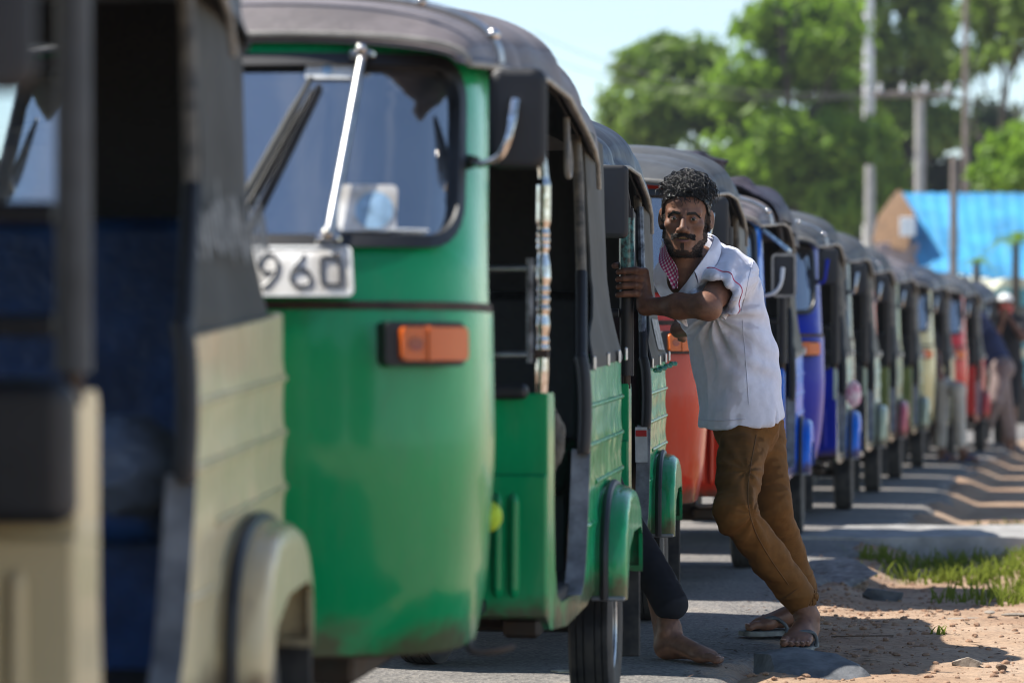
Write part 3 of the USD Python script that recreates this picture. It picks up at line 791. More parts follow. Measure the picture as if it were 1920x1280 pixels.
        for yy in (-0.47, -0.15, 0.12, 0.36) if clips else ():
            part(fl, 'clip', shared(('cl', sx, yy), lambda fx=fx, yy=yy: fx(cbox(0.008, 0.022, 0.035, 0.003, (0.596 + 0.025 * yy - max(0, yy - .3) ** 2 * 1.6, yy, 0.893 + yy * .03)))), 'aluminium')
    back = shared('back', lambda: backwall())
    bk = tri(back).copy(); bk.vertices[:, 0] *= flap_in
    part(T, 'rear_curtain', bk, 'interior_black', 30)
    part(T, 'rear_window', shared('rwin', lambda: sheet(rrect(-0.215, 1.075, 0.215, 1.385, 0.045), lambda a, b, t: np.stack([a, 0.425 - 0.08 * (b - 0.9) + t, b], -1), 0.003)), 'clear_window')
    # --- partition behind the driver, with its panel, pad, ribs, bars
    for sx, fx in ((1, lambda m: m), (-1, flip_x)):
        fp = part(T, 'step_panel', shared(('fp', sx), lambda fx=fx: fx(cat_(cbox(0.42, 0.015, 0.20, 0.004, (0.342, -1.262, 0.715)), cbox(0.42, 0.03, 0.31, 0.006, (0.342, -1.27, 0.487))))), body, 30)
        part(fp, 'pressed_rib', shared(('pr', sx), lambda fx=fx: fx(cat_(*[moved(lathe([(0, -0.115), (0.010, -0.105), (0.013, -0.09), (0.013, 0.09), (0.010, 0.105), (0, 0.115)], 12), (x, -1.284, 0.49)) for x in (0.445, 0.48)]))), body, 40)
        part(T, 'top_pad', shared(('tp', sx), lambda fx=fx: fx(rbox(0.30, 0.05, 0.032, 0.014, (0.36, -1.27, 0.818)))), 'pad_black', 40)
        if post == 'chrome':
            po = part(T, 'corner_post', shared(('cp', sx), lambda fx=fx: fx(turned_post())), 'chrome', 50)
            part(po, 'clamp', shared(('cc', sx), lambda fx=fx: fx(cbox(0.032, 0.03, 0.022, 0.004, (0.536, -1.25, 0.90)))), 'rust')
            part(po, 'stanchion', shared(('st', sx), lambda fx=fx: fx(tube([(0.512, -1.252, 0.88), (0.512, -1.252, 1.105)], 0.008, 8))), 'steel_worn', 40)
        else:
            po = part(T, 'corner_post', shared(('cp2', sx), lambda fx=fx: fx(tube([(0.525, -1.25, 1.49), (0.545, -1.25, 1.38), (0.545, -1.25, 0.80)], 0.012, 10))), 'dark_metal', 40)
            part(po, 'foam_sleeve', shared(('fs', sx), lambda fx=fx: fx(tube([(0.545, -1.25, 1.36), (0.545, -1.25, 1.1), (0.545, -1.25, 0.84)], 0.0225, 14))), 'pad_black' if post != 'grey' else 'canvas_grey', 40)
            if post == 'sticker':
                part(po, 'sticker_wrap', shared(('sw', sx), lambda fx=fx: fx(tube([(0.545, -1.25, 1.33), (0.545, -1.25, 1.13)], 0.024, 14))), 'sticker_mixed', 40)
    for z in (1.083 if post == 'chrome' else 1.035, 0.897):
        pad = 0.011 if post == 'chrome' else 0.02
        part(T, 'guard_bar', shared(('gb', z, pad), lambda z=z, pad=pad: tube([(-0.52, -1.25, z), (0, -1.25, z), (0.52, -1.25, z)], pad * 0.7, 10)), 'aluminium' if post == 'chrome' else 'pad_black', 40)
    # --- inside
    part(T, 'floor', shared('floor', lambda: cat_(cbox(0.84, 0.72, 0.03, 0.005, (0, -1.60, 0.36)), cbox(1.10, 0.9, 0.03, 0.005, (0, -0.82, 0.355)))), 'interior_black')
    part(T, 'bench_seat', shared('bench', lambda: cat_(rbox(1.02, 0.46, 0.14, 0.05, (0, -0.10, 0.62)), cbox(1.0, 0.4, 0.24, 0.01, (0, -0.08, 0.46)))), seat, 40)
    part(T, 'backrest', shared('brest', lambda: moved(rbox(1.02, 0.10, 0.42, 0.045), (0, 0.22, 0.86), rx=-8)), seat, 40)
    part(T, 'driver_seat', shared('dseat', lambda: cat_(rbox(0.42, 0.40, 0.10, 0.04, (0, -1.46, 0.66)), moved(rbox(0.40, 0.07, 0.30, 0.03), (0, -1.27, 0.88), rx=-6), cbox(0.36, 0.30, 0.24, 0.01, (0, -1.45, 0.50)))), seat, 40)
    part(T, 'roof_lining', shared('lining', lambda: roof_mesh(-0.022, -1.86, 0.36, 0.004)), 'interior_black', 40)
    part(T, 'chassis', shared('chs', lambda: cat_(cbox(0.5, 2.0, 0.08, 0.01, (0, -1.0, 0.30)), cbox(0.7, 0.5, 0.20, 0.02, (0, 0.02, 0.32)), tube([(-0.5, 0, 0.212), (0.5, 0, 0.212)], 0.022, 8), cbox(0.09, 0.42, 0.05, 0.01, (0.40, -0.2, 0.235)), cbox(0.09, 0.42, 0.05, 0.01, (-0.40, -0.2, 0.235)))), 'dark_metal')
    part(T, 'foot_bracket', shared('fbk', lambda: cat_(tube(smoothpath([(0.44, -1.86, 0.40), (0.452, -1.86, 0.34), (0.465, -1.86, 0.318), (0.505, -1.84, 0.316), (0.535, -1.80, 0.322)], 4), 0.008, 8), cbox(0.03, 0.012, 0.05, 0.003, (0.452, -1.85, 0.405)))), 'dark_metal', 40)
    # --- roof
    rf = part(T, 'canvas_roof', shared('roof', lambda: roof_mesh(0.0, -1.985, 0.43, 0.010)), roof, 50)
    part(rf, 'edge_bead', shared('rbead', lambda: roof_bead()), roof_trim, 40)
    if rack:
        rk = part(T, 'roof_bow', shared('rbow', lambda: bow_strip()), 'aluminium', 40)
        for sx in (1, -1):
            for ph in (0.42, 0.80):
                part(rk, 'bow_joint', shared(('bj', sx, ph), lambda sx=sx, ph=ph: moved(trimesh.creation.icosphere(2, 0.013), roof_section(np.array(-1.86), np.array(sx * ph), 0.022, 0)[()])), 'chrome', 60)
    # --- mirrors
    for sx, fx in ((1, lambda m: m), (-1, flip_x)):
        def mir(fx=fx):
            w_, h_, r_ = (0.112, 0.194, 0.026) if mirror != 'square' else (0.120, 0.215, 0.018)
            m = mirror_shell(w_, h_, r_)
            return fx(moved(m, (0.530 + mdx, -1.93, 1.352 + mdz), rz=2))
        mm = part(T, 'mirror', mir(), 'plastic_black', 40)
        part(mm, 'mirror_glass', fx(moved(cbox(0.094, 0.004, 0.160, 0.002), (0.530 + mdx, -1.9185, 1.352 + mdz), rz=2)), 'mirror_glass')
        if mirror == 'framed':
            rp = rrect(-0.055, -0.094, 0.055, 0.094, 0.018)
            part(mm, 'mirror_frame', fx(moved(sheet(rp.buffer(0.004).difference(rp.buffer(-0.009)), lambda a, b, t: np.stack([a, t - 0.016, b], -1), 0.02), (0.530 + mdx, -1.93, 1.352 + mdz), rz=2)), 'bead', 40)
        if mirror != 'square':
            part(mm, 'mirror_arm', fx(tube(smoothpath([(0.474, -1.945, 1.268 + mdz), (0.492, -1.962, 1.262 + mdz), (0.510 + mdx * .6, -1.972, 1.276 + mdz), (0.518 + mdx, -1.975, 1.315 + mdz), (0.526 + mdx, -1.950, 1.385 + mdz)], 5), [0.0075] * 8 + [0.0085] * 9 + [0.0105] * 4, 10)), arm, 40)
            part(mm, 'mirror_base', fx(tube([(0.455, -1.90, 1.270 + mdz), (0.480, -1.952, 1.267 + mdz)], [0.016, 0.011], 10)), 'rubber', 40)
        else:
            br = part(mm, 'mirror_bracket', fx(sheet(Polygon([(0.478, 1.30), (0.492, 1.298), (0.516, 1.352), (0.514, 1.372), (0.494, 1.374), (0.482, 1.35)]), lambda a, b, t: np.stack([a + mdx, -1.952 + t - 0.004, b + mdz], -1), 0.006)), 'aluminium', 30)
            part(mm, 'bolt', fx(moved(lathe([(0, 0), (0.007, 0), (0.007, 0.005), (0.004, 0.008), (0, 0.008)], 8), (0.503 + mdx, -1.956, 1.358 + mdz), rx=90)), 'chrome', 30)
    return T


def thing_child(parent, name, loc, rz):
    path = parent + '/' + numbered(parent, name)
    x = UsdGeom.Xform.Define(stage, path)
    x.AddTranslateOp().Set(Gf.Vec3d(*map(float, loc)))
    if rz:
        x.AddRotateZOp().Set(float(rz))
    return path


def mirror_shell(w, h, r):
    rows = []
    for y, ins in ((0.008, 0.002), (0.006, 0.0), (-0.002, 0.0), (-0.008, 0.004), (-0.012, 0.014)):
        p = np.array(rrect(-w / 2 + ins, -h / 2 + ins, w / 2 - ins, h / 2 - ins, max(r - ins * 0.5, 0.004)).exterior.coords)[:-1]
        rows.append(np.column_stack([p[:, 0], np.full(len(p), y), p[:, 1]]))
    return trimesh.convex.convex_hull(np.vstack(rows))


def mudguard():
    a = np.linspace(math.radians(20), math.radians(160), 16)
    u = np.linspace(-1, 1, 7)
    def g(R):
        return np.stack([np.stack([0.075 * u, -2.0 + np.cos(t) * (R - 0.02 * u ** 2), 0.212 + np.sin(t) * (R - 0.02 * u ** 2)], -1) for t in a])
    return grid_solid(g(0.262), g(0.257))


def backwall():
    poly = Polygon([(-0.575, 0.89), (0.575, 0.89), (0.545, 1.10), (0.525, 1.36), (0.45, 1.45), (-0.45, 1.45), (-0.525, 1.36), (-0.545, 1.10)]).difference(rrect(-0.21, 1.08, 0.21, 1.38, 0.04))
    return sheet(poly, lambda a, b, t: np.stack([a, 0.428 - 0.08 * (b - 0.9) - 0.07 * (np.abs(a) / 0.57) ** 5 + t, b], -1), 0.007, 0.06)


def turned_post():
    P = [(1.49, .0095), (1.36, .0105), (1.275, .0115), (1.265, .0155), (1.18, .0155), (1.175, .012), (1.165, .012), (1.158, .0155), (1.150, .012), (1.143, .0155), (1.135, .012), (1.128, .0155), (1.118, .0105), (1.09, .0155), (1.06, .0175), (1.045, .0125),
         (1.036, .0165), (1.026, .012), (1.016, .017), (1.006, .012), (0.996, .017), (0.985, .013), (0.96, .0165), (0.935, .0125), (0.928, .0165), (0.92, .0125), (0.912, .0165), (0.90, .0135), (0.86, .0145), (0.80, .0115)]
    z = np.array([p[0] for p in P]); r = np.array([p[1] for p in P])
    zz = np.linspace(1.49, 0.80, 160)
    rr = np.interp(-zz, -z, r)
    x = np.interp(-zz, [-1.49, -1.38, -1.275, -0.8], [0.522, 0.532, 0.541, 0.536])
    return tube(np.stack([x, np.full_like(zz, -1.25), zz], -1), rr, 14)


def roof_mesh(lift, y0, y1, th):
    y = np.linspace(y0, y1, 60 if lift == 0 else 24)
    ph = np.linspace(-1, 1, 49 if lift == 0 else 25)
    g = lambda L: np.stack([roof_section(np.full_like(ph, t), ph, L) for t in y])
    m = grid_solid(g(lift), g(lift - th))
    return m


def roof_bead():
    y = np.linspace(-1.985, -0.15, 40)
    L = [roof_section(np.array(t), np.array(1.0), 0.004, 0)[()] for t in y]
    Fr = [roof_section(np.array(-1.99), np.array(p), 0.002, 0)[()] for p in np.linspace(-1, 1, 41)]
    mir = [p * np.array([-1, 1, 1]) for p in L[::-1]]
    drop = np.array(L[-1])
    tailp = [drop + np.array([0.003, 0.05, -0.03]), drop + np.array([0.002, 0.10, -0.09])]
    path = [p * np.array([-1, 1, 1]) for p in tailp[::-1]] + mir + Fr[1:-1] + L + tailp
    return tube(np.array(path), 0.0065, 8)


def bow_strip():
    ph = np.linspace(-0.99, 0.99, 60)
    c = np.stack([roof_section(np.array(-1.86), np.array(p), 0.017, 0)[()] for p in ph])
    return tube(c, 0.0085, 8)
# ------------------------------------------------------------------ the queue
def place(ax, D, yaw, **kw):
    z = kw.pop('z', 0.0)
    return make_tuk(loc=(ax, D, z), rz=-yaw, **kw)


T0 = place(-1.005, 5.02, 3.4, z=0.055, rx=1.2, flap_in=0.955, clips=False, label='cream rickshaw with dark blue seats nearest the camera at the left edge', body='paint_cream', roof='canvas_grey', seat='seat_blue', post='grey', mdx=0.06, mdz=-0.12, arm='plastic_black')
T1 = place(-0.33, 7.85, 6.4, label='glossy green rickshaw with number plate, orange turn signal and chrome posts', rack=True, hub='aluminium', mdx=0.03)
T2 = place(-0.073, 10.51, 6.4, sy=0.80, label='green rickshaw with sticker wrapped post that the man in the shirt holds', body='paint_green_old', roof='canvas_black', flap='canvas_flap', seat='seat_maroon', post='sticker', mirror='square')
T3 = place(0.46, 13.2, 8.0, sy=0.8, sz=1.045, label='faded red and orange rickshaw right behind the man in the shirt', body='paint_red', roof='canvas_grey', flap='canvas_grey', fender='paint_pink', post='plain')
T4 = place(0.91, 15.8, 8.0, sy=0.8, sz=1.045, flap='canvas_olive', label='bright blue rickshaw with a dark cloth draped over its roof', body='paint_blue', roof='canvas_brown', rack=True, post='plain', mirror='framed', mdx=0.05, mdz=-0.12, arm='sticker_white', detail=False)
T5 = place(1.45, 18.35, 8.6, sy=0.8, sz=1.045, label='dark navy blue rickshaw with a blue mirror arm', body='paint_navy', roof='canvas_grey', rack=True, fender='paint_blue', lower='paint_pale_green', post='plain', detail=False, arm='paint_navy')
T6 = place(1.92, 20.85, 9.3, sy=0.8, sz=1.045, flap='canvas_olive', label='dark rickshaw with pale green striped flank in the middle of the queue', body='paint_black', roof='canvas_grey', lower='paint_pale_green', fender='paint_pale_green', detail=False, post='plain')
T7 = place(2.38, 23.3, 9.8, sy=0.8, sz=1.045, label='rickshaw with pink red fender and red pillar in the queue', body='paint_olive', frame='paint_bright_red', roof='canvas_grey', fender='paint_pink', rack=True, detail=False, post='plain')
T8 = place(2.88, 25.75, 10.4, sy=0.8, sz=1.045, flap='canvas_olive', label='dark rickshaw with an orange turn signal ahead of the cream one', body='paint_olive', roof='canvas_brown', fender='paint_pale_green', rack=True, detail=False, post='plain')
T9 = place(3.50, 28.2, 11.0, sy=0.8, sz=1.045, label='pale yellow rickshaw far along the queue', body='paint_yellow_cream', roof='canvas_black', rack=True, detail=False, post='plain')
T10 = place(4.17, 30.7, 11.5, sy=0.8, sz=1.045, flap='canvas_olive', label='bright red rickshaw near the far end of the queue', body='paint_bright_red', roof='canvas_grey', rack=True, detail=False, post='plain')
T11 = place(4.78, 33.3, 12.0, sy=0.8, sz=1.045, label='black rickshaw at the far end that the man in dark blue pushes', body='paint_black', roof='canvas_black', detail=False, post='plain')

# writing and marks on the nearer green rickshaw
plate_s = (-0.05, 0.225)
pl = part(T1, 'number_plate', sheet(rrect(-0.230, 1.004, 0.270, 1.094, 0.012), lambda s, z, t: front(s, z, -0.022 - 0.2 * (1.094 - z) + t), 0.006, 0.05), 'plate_white', 40)
part(pl, 'plate_rim', sheet(rrect(-0.232, 1.002, 0.272, 1.096, 0.012).difference(rrect(-0.227, 1.007, 0.267, 1.091, 0.010)), lambda s, z, t: front(s, z, -0.0255 - 0.2 * (1.094 - z) + t), 0.005, 0.05), 'sticker_white', 40)
def stroke(pts, closed=False):
    q = smoothpath(pts, 6, closed)
    w = front(q[:, 0] - 0.013, q[:, 1], -0.0225 - 0.2 * (1.094 - q[:, 1]))
    return tube(w, 0.0036, 8, closed=closed)


def ring(cx, cz, rx, rz, n=10):
    return [(cx + rx * math.cos(a), cz + rz * math.sin(a)) for a in np.linspace(0, 2 * np.pi, n, endpoint=False)]


part(pl, 'digit', cat_(stroke(ring(0.140, 1.062, 0.0165, 0.0165), True), stroke([(0.156, 1.058), (0.153, 1.045), (0.141, 1.028), (0.130, 1.018)])), 'plate_black', 40)
part(pl, 'digit', cat_(stroke(ring(0.196, 1.036, 0.0165, 0.0165), True), stroke([(0.180, 1.040), (0.184, 1.053), (0.194, 1.068), (0.204, 1.078)])), 'plate_black', 40)
part(pl, 'digit', stroke([(0.238, 1.024), (0.233, 1.030), (0.233, 1.066), (0.238, 1.074), (0.258, 1.074), (0.264, 1.068), (0.264, 1.030), (0.259, 1.023)], True), 'plate_black', 40)
part(pl, 'bolt', moved(trimesh.creation.icosphere(2, 0.007), front(np.array([0.247]), np.array([1.082]), np.array([-0.026]))[0]), 'chrome', 60)
# windscreen bars with bright brackets, wiper, labels behind the glass
def on_glass(s, z, t=-0.012):
    return front(np.atleast_1d(np.array(s, float)), np.atleast_1d(np.array(z, float)), np.full(np.size(s), t))
for sg in (1, -1):
    p = on_glass(np.linspace(0.268, 0.228, 12) * sg, np.linspace(1.472, 1.108, 12), -0.026)
    b = part(T1, 'windscreen_bar', tube(p, 0.0085, 10), 'aluminium', 40)
    for q, dz in ((p[0], 0.0), (p[-1], 0.0)):
        part(b, 'bracket', cbox(0.052, 0.02, 0.016, 0.005, tuple(q + np.array([0, 0, dz]))), 'chrome')
        part(b, 'bracket_bolt', moved(trimesh.creation.icosphere(2, 0.011), q + np.array([0, -0.010, 0.010])), 'chrome', 60)
w = np.concatenate([on_glass(np.linspace(0.175, 0.055, 9), np.linspace(1.425, 1.155, 9), -0.022), on_glass([0.035, 0.015, -0.01], [1.135, 1.125, 1.120], -0.022)])
wp = part(T1, 'wiper_arm', tube(w, [0.006] * 2 + [0.0085] * 10, 8), 'canvas_flap', 40)
part(wp, 'wiper_blade', tube(on_glass(np.linspace(0.195, 0.085, 8), np.linspace(1.41, 1.13, 8), -0.006), 0.0065, 6), 'rubber', 40)
part(wp, 'pivot', moved(trimesh.creation.icosphere(2, 0.014), on_glass([-0.01], [1.12], -0.02)[0]), 'aluminium', 50)
lb = part(T1, 'label', sheet(rrect(0.165, 1.425, 0.262, 1.463, 0.006), lambda s, z, t: front(s, z, t - 0.004), 0.002, 0.03), 'sticker_white')
part(lb, 'label_emblem', sheet(Point(0.208, 1.444).buffer(0.010), lambda s, z, t: front(s, z, t - 0.006), 0.002), 'sticker_blue')
pm = part(T1, 'permit_card', sheet(rrect(0.252, 1.125, 0.362, 1.215, 0.012), lambda s, z, t: front(s, z, t - 0.004), 0.002, 0.03), 'plate_white')
part(pm, 'round_print', sheet(Point(0.318, 1.165).buffer(0.036).intersection(sbox(0.25, 1.13, 0.356, 1.21)), lambda s, z, t: front(s, z, t - 0.006), 0.002, 0.02), 'sticker_blue')
part(T1, 'clear_sheet', sheet(sbox(0.365, 1.125, 0.440, 1.205), lambda s, z, t: front(s, z, t + 0.012), 0.001, 0.03), 'clear_window')
part(T1, 'thin_rail', tube(on_glass([0.345, 0.39, 0.43], [1.128, 1.128, 1.128], -0.004), 0.0025, 6), 'sticker_white')
part(T1, 'yellow_ball', moved(trimesh.creation.icosphere(3, 0.032), (0.478, -1.76, 0.575)), 'tennis_yellow', 60)
part(T1, 'grab_strap', tube(smoothpath([(0.535, -0.66, 1.455), (0.537, -0.67, 1.40), (0.540, -0.70, 1.355), (0.540, -0.685, 1.322), (0.540, -0.64, 1.322), (0.540, -0.63, 1.36), (0.537, -0.65, 1.40)], 6), 0.0075, 8), 'strap', 50)
# the nearer vehicle's worn print on the canvas flap and its floor bundle
pr = []
r0 = np.random.default_rng(3)
for k in range(26):
    y = -0.38 + k * 0.029; z0 = 1.00 + r0.uniform(-.015, .02); z1 = z0 + r0.uniform(0.05, 0.11)
    xs = 0.585 + 0.022 * y
    pr.append(sheet(sbox(y, z0, y + 0.013, z1), lambda a, b, t: np.stack([lerp(b, [0.86, 0.90, 0.95, 1.02, 1.10, 1.25], [0.590, 0.590, 0.577, 0.562, 0.552, 0.545]) + 0.022 * np.minimum(a, 0.2) + 0.004 * np.sin(a * 17 + b * 5) - np.clip(a - .3, 0, 1) ** 2 * 2.2 + 0.003 - t * .5, a, b], -1), 0.002, 0.03))
part(T0, 'worn_lettering', cat_(*pr), 'worn_print')
part(T0, 'dark_cushion', rbox(0.38, 0.07, 0.175, 0.03, (0.372, -1.315, 0.745)), 'pad_black', 40)
# details of the second green rickshaw
hk = []
for y in (-0.42, -0.2, 0.05, 0.3):
    hp = part(T2, 'spring_hook', tube(np.stack([0.600 + 0.025 * y + 0.006 * np.cos(np.linspace(0, 40, 120)) + np.linspace(0, .012, 120), np.linspace(y, y + 0.12, 120), 0.868 + 0.03 * y + 0.006 * np.sin(np.linspace(0, 40, 120))], -1), 0.0022, 5), 'hook_green', 50)
part(T2, 'paper_notice', sheet(sbox(-0.12, 0.925, 0.16, 1.03), lambda a, b, t: np.stack([lerp(b, [0.86, 0.90, 0.95, 1.02, 1.10], [0.590, 0.590, 0.577, 0.562, 0.552]) + 0.022 * a + 0.006 - t, a, b], -1), 0.002, 0.04), 'worn_print')
lbl = part(T2, 'tax_label', sheet(sbox(0.0, 0.0, 0.04, 0.115), lambda a, b, t: np.stack([0.536 + a, -0.625 - b * 0.2 + t, 0.555 + b], -1), 0.002), 'sticker_white')
part(lbl, 'red_band', sheet(sbox(0.002, 0.085, 0.038, 0.105), lambda a, b, t: np.stack([0.536 + a, -0.6275 - b * 0.2 + t, 0.555 + b], -1), 0.001), 'sticker_red')
part(T2, 'steel_strip', tube([(0.549, -0.44, 0.98), (0.543, -0.38, 1.20), (0.535, -0.35, 1.40)], 0.0125, 8), 'steel_worn', 40)
part(T2, 'inner_roof_flap', rbox(0.05, 0.30, 0.22, 0.02, (0.500, -0.40, 1.28)), 'pad_black', 40)
part(T4, 'rain_visor', moved(rbox(0.16, 0.36, 0.02, 0.009), (0.53, -1.55, 1.40), ry=38), 'sticker_blue', 40)

# loose things on the vehicles


def to_world(ax, D, yaw, p):
    a = math.radians(yaw)
    return (ax + p[0] * math.cos(a) + p[1] * math.sin(a), D - p[0] * math.sin(a) + p[1] * math.cos(a), p[2])


def lumpy(size, seed, amp=0.35, freq=3.0):
    s = trimesh.creation.icosphere(4, 1.0)
    d = meshkit.fbm(s.vertices * freq + 5, 4, seed) - 0.5
    s.vertices = s.vertices * (1 + amp * d[:, None]) * np.array(size)
    return s


simple('cloth_blue_grey', (0.12, 0.16, 0.24), 0.8, var=0.4, scale=20, bump=0.3)
simple('cloth_brown', (0.10, 0.085, 0.065), 0.85, var=0.5, scale=25, bump=0.4)
simple('tarp_dark', (0.030, 0.022, 0.034), 0.55, var=0.4, scale=8, bump=0.4, bscale=12, dist=0.02)
simple('bag_pink', (0.62, 0.12, 0.27), 0.45, var=0.5, scale=24, col2=(0.75, 0.6, 0.6))
top('cloth_bundle', moved(lumpy((0.085, 0.10, 0.075), 3), to_world(-0.995, 5.02, 3.4, (0.44, -0.42, 0.725))), 'cloth_blue_grey', 'grey blue cloth bundle in the doorway of the cream rickshaw', 'bundle')
top('cloth_bundle', moved(lumpy((0.035, 0.05, 0.075), 5), to_world(-0.33, 7.85, 6.4, (0.500, -0.70, 0.70))), 'cloth_brown', 'brown cloth bundle in the doorway of the glossy green rickshaw', 'bundle')
a = math.radians(9.4)
def drape():
    y = np.linspace(-1.5, 0.35, 46); ph = np.linspace(-0.5, 0.97, 40)
    P = np.stack([roof_section(np.full_like(ph, t), ph, 0.025) for t in y])
    n = meshkit.fbm(P * 6.0, 4, 12) - 0.4
    P[..., 2] += 0.07 * n * np.clip(1.2 - np.abs(np.linspace(-.9, 1, 40))[None, :], 0.3, 1)
    P[..., 0] += 0.05 * np.abs(n)
    return grid_solid(P, P - np.array([0, 0, 0.008]))
tl = thing('roof_cloth', 'dark purple cloth draped over the roof of the bright blue rickshaw', 'cloth', (0.91, 15.8, 0.0), -8.0, sy=0.8, sz=1.045)
part(tl, 'drape', drape(), 'tarp_dark', 40)
part(tl, 'folded_roll', moved(lumpy((0.26, 0.22, 0.085), 9, 0.5), (0.02, -1.45, 1.74)), 'tarp_dark', 50)
top('pink_bag', moved(lumpy((0.045, 0.03, 0.075), 15, 0.4), to_world(1.45, 18.35, 8.6, (0.63, -0.55, 0.70))), 'bag_pink', 'small pink and white bag hanging by the doorway of the navy rickshaw', 'bag')
# ------------------------------------------------------------------ background: trees, poles, shelter, van
def world(px, py, D):
    """A point D metres away seen at that place of the 1920 x 1280 photograph (level-camera approximation), for laying out the distance."""
    return np.array([(px - 960) / FPX * D, D, EYE + (680 - py) / FPX * D])


def leafmat(name, a, b, c):
    mat(name, {'g': ('geometry', {}), 'r': ('rgb_ramp', {'ramp': [(0, a), (0.5, b), (1, c)]}),
               'd': ('principled_bsdf', dict(roughness=0.5, specular_ior_level=0.4)), 't': ('translucent_bsdf', {}), 'm': ('mix_closure', dict(fac=0.55))},
        [('g.random_per_island', 'r.fac'), ('r.color', 'd.base_color'), ('r.color', 't.color'), ('d.BSDF', 'm.closure1'), ('t.BSDF', 'm.closure2')], 'm.closure')


leafmat('leaf_mid', (0.15, 0.24, 0.035), (0.27, 0.39, 0.05), (0.42, 0.52, 0.09))
leafmat('leaf_bright', (0.16, 0.28, 0.025), (0.29, 0.44, 0.04), (0.45, 0.55, 0.07))
leafmat('leaf_dark', (0.03, 0.06, 0.02), (0.055, 0.10, 0.03), (0.10, 0.15, 0.04))
simple('bark', (0.05, 0.04, 0.03), 0.9, var=0.4, scale=8)
simple('pole_concrete', (0.34, 0.33, 0.31), 0.85, var=0.3, scale=5)
simple('pole_wood', (0.20, 0.165, 0.14), 0.9, var=0.35, scale=6)
simple('pole_white', (0.62, 0.63, 0.63), 0.7, var=0.2, scale=4)
simple('tarp_blue', (0.05, 0.33, 0.62), 0.6, var=0.45, scale=1.2, bump=0.3, bscale=6, dist=0.03)
simple('thatch', (0.17, 0.095, 0.045), 0.95, var=0.6, scale=14, bump=0.5, bscale=30)
simple('wall_pink', (0.36, 0.28, 0.27), 0.9, var=0.3, scale=6)
simple('van_teal', (0.03, 0.27, 0.32), 0.3, var=0.2, scale=4, coat=0.4)
simple('van_cream', (0.62, 0.60, 0.42), 0.4, var=0.2, scale=4)
simple('dark_glass', (0.02, 0.03, 0.04), 0.08, spec=0.7)
simple('wire', (0.03, 0.03, 0.03), 0.6)


def leaf_cloud(lobes, n, size, seed, hollow=0.25):
    """Leaf sprays spread through the lobes (centre, radii): each spray is a bent pair of quads."""
    r = np.random.default_rng(seed)
    vol = np.array([np.prod(l[1]) ** (2 / 3) for l in lobes]); vol = vol / vol.sum()
    pick = r.choice(len(lobes), n, p=vol)
    C = np.array([l[0] for l in lobes])[pick]; R = np.array([l[1] for l in lobes])[pick]
    d = r.normal(size=(n, 3)); d /= np.linalg.norm(d, axis=1, keepdims=True)
    rad = (hollow + (1 - hollow) * r.random(n)) ** 0.7 * (1 + 0.20 * r.normal(size=n))
    P = C + d * R * rad[:, None]
    keep = meshkit.fbm(P * 0.85 + seed, 3, seed) > 0.46
    P, d = P[keep], d[keep]; n = len(P)
    nrm = d * 0.5 + r.normal(size=(n, 3)) * 0.7 + np.array([0, 0, 0.35]); nrm /= np.linalg.norm(nrm, axis=1, keepdims=True)
    a = np.cross(nrm, r.normal(size=(n, 3))); a /= np.linalg.norm(a, axis=1, keepdims=True)
    b = np.cross(nrm, a)
    s = size * r.uniform(0.55, 1.3, (n, 1))
    v = np.stack([P - a * s, P + b * s * 0.42 - nrm * s * .1, P + a * s, P - b * s * 0.42 - nrm * s * .1], 1).reshape(-1, 3)
    i = np.arange(n) * 4
    f = np.vstack([np.stack([i, i + 1, i + 2], 1), np.stack([i, i + 2, i + 3], 1)])
    return trimesh.Trimesh(v, f, process=False)


def tree(label, base, lobes, leaf, n, size, seed, trunk_r=0.22, name='tree', cat='tree'):
    r = np.random.default_rng(seed)
    t = thing(name, label, cat, (0, 0, 0))
    b = np.array(base, float)
    allc = np.array([l[0] for l in lobes])
    mid = allc.mean(0) * 0.5 + b * 0.5
    mid[2] = b[2] + (allc[:, 2].min() - b[2]) * 0.75 + 0.3
    limbs = [tube(smoothpath([b, b * 0.6 + mid * 0.4 + r.normal(size=3) * .12, mid], 5), np.linspace(trunk_r, trunk_r * 0.7, 11), 10)]
    for c, rad in lobes:
        e = np.array(c)
        limbs.append(tube(smoothpath([mid, mid * 0.5 + e * 0.5 + r.normal(size=3) * 0.3 + np.array([0, 0, -0.2]), e], 5), np.linspace(trunk_r * 0.5, trunk_r * 0.1, 11), 7))
        for k in range(3):
            q = e + r.normal(size=3) * np.array(rad) * 0.5
            limbs.append(tube([e * 0.6 + mid * 0.4, e * .4 + q * .6 + np.array([0, 0, .1]), q], [trunk_r * 0.22, trunk_r * 0.14, trunk_r * 0.05], 5))
    part(t, 'trunk', cat_(*limbs), 'bark', 50)
    part(t, 'crown', leaf_cloud(lobes, n, size, seed), leaf, False)
    return t


def px_lobes(D, spec, seed, depth=1.0):
    """Lobes from (px, py, radius px) of the photograph at about the distance D."""
    r = np.random.default_rng(seed)
    out = []
    for px, py, rp in spec:
        dd = D + r.uniform(-1, 1) * depth * 2.0
        c = world(px, py, dd); R = rp / FPX * dd
        out.append((c, np.array([R, R * 1.1, R * 0.85])))
    return out


def at_ground(px, D):
    c = world(px, 700, D); c[2] = -0.25
    return c


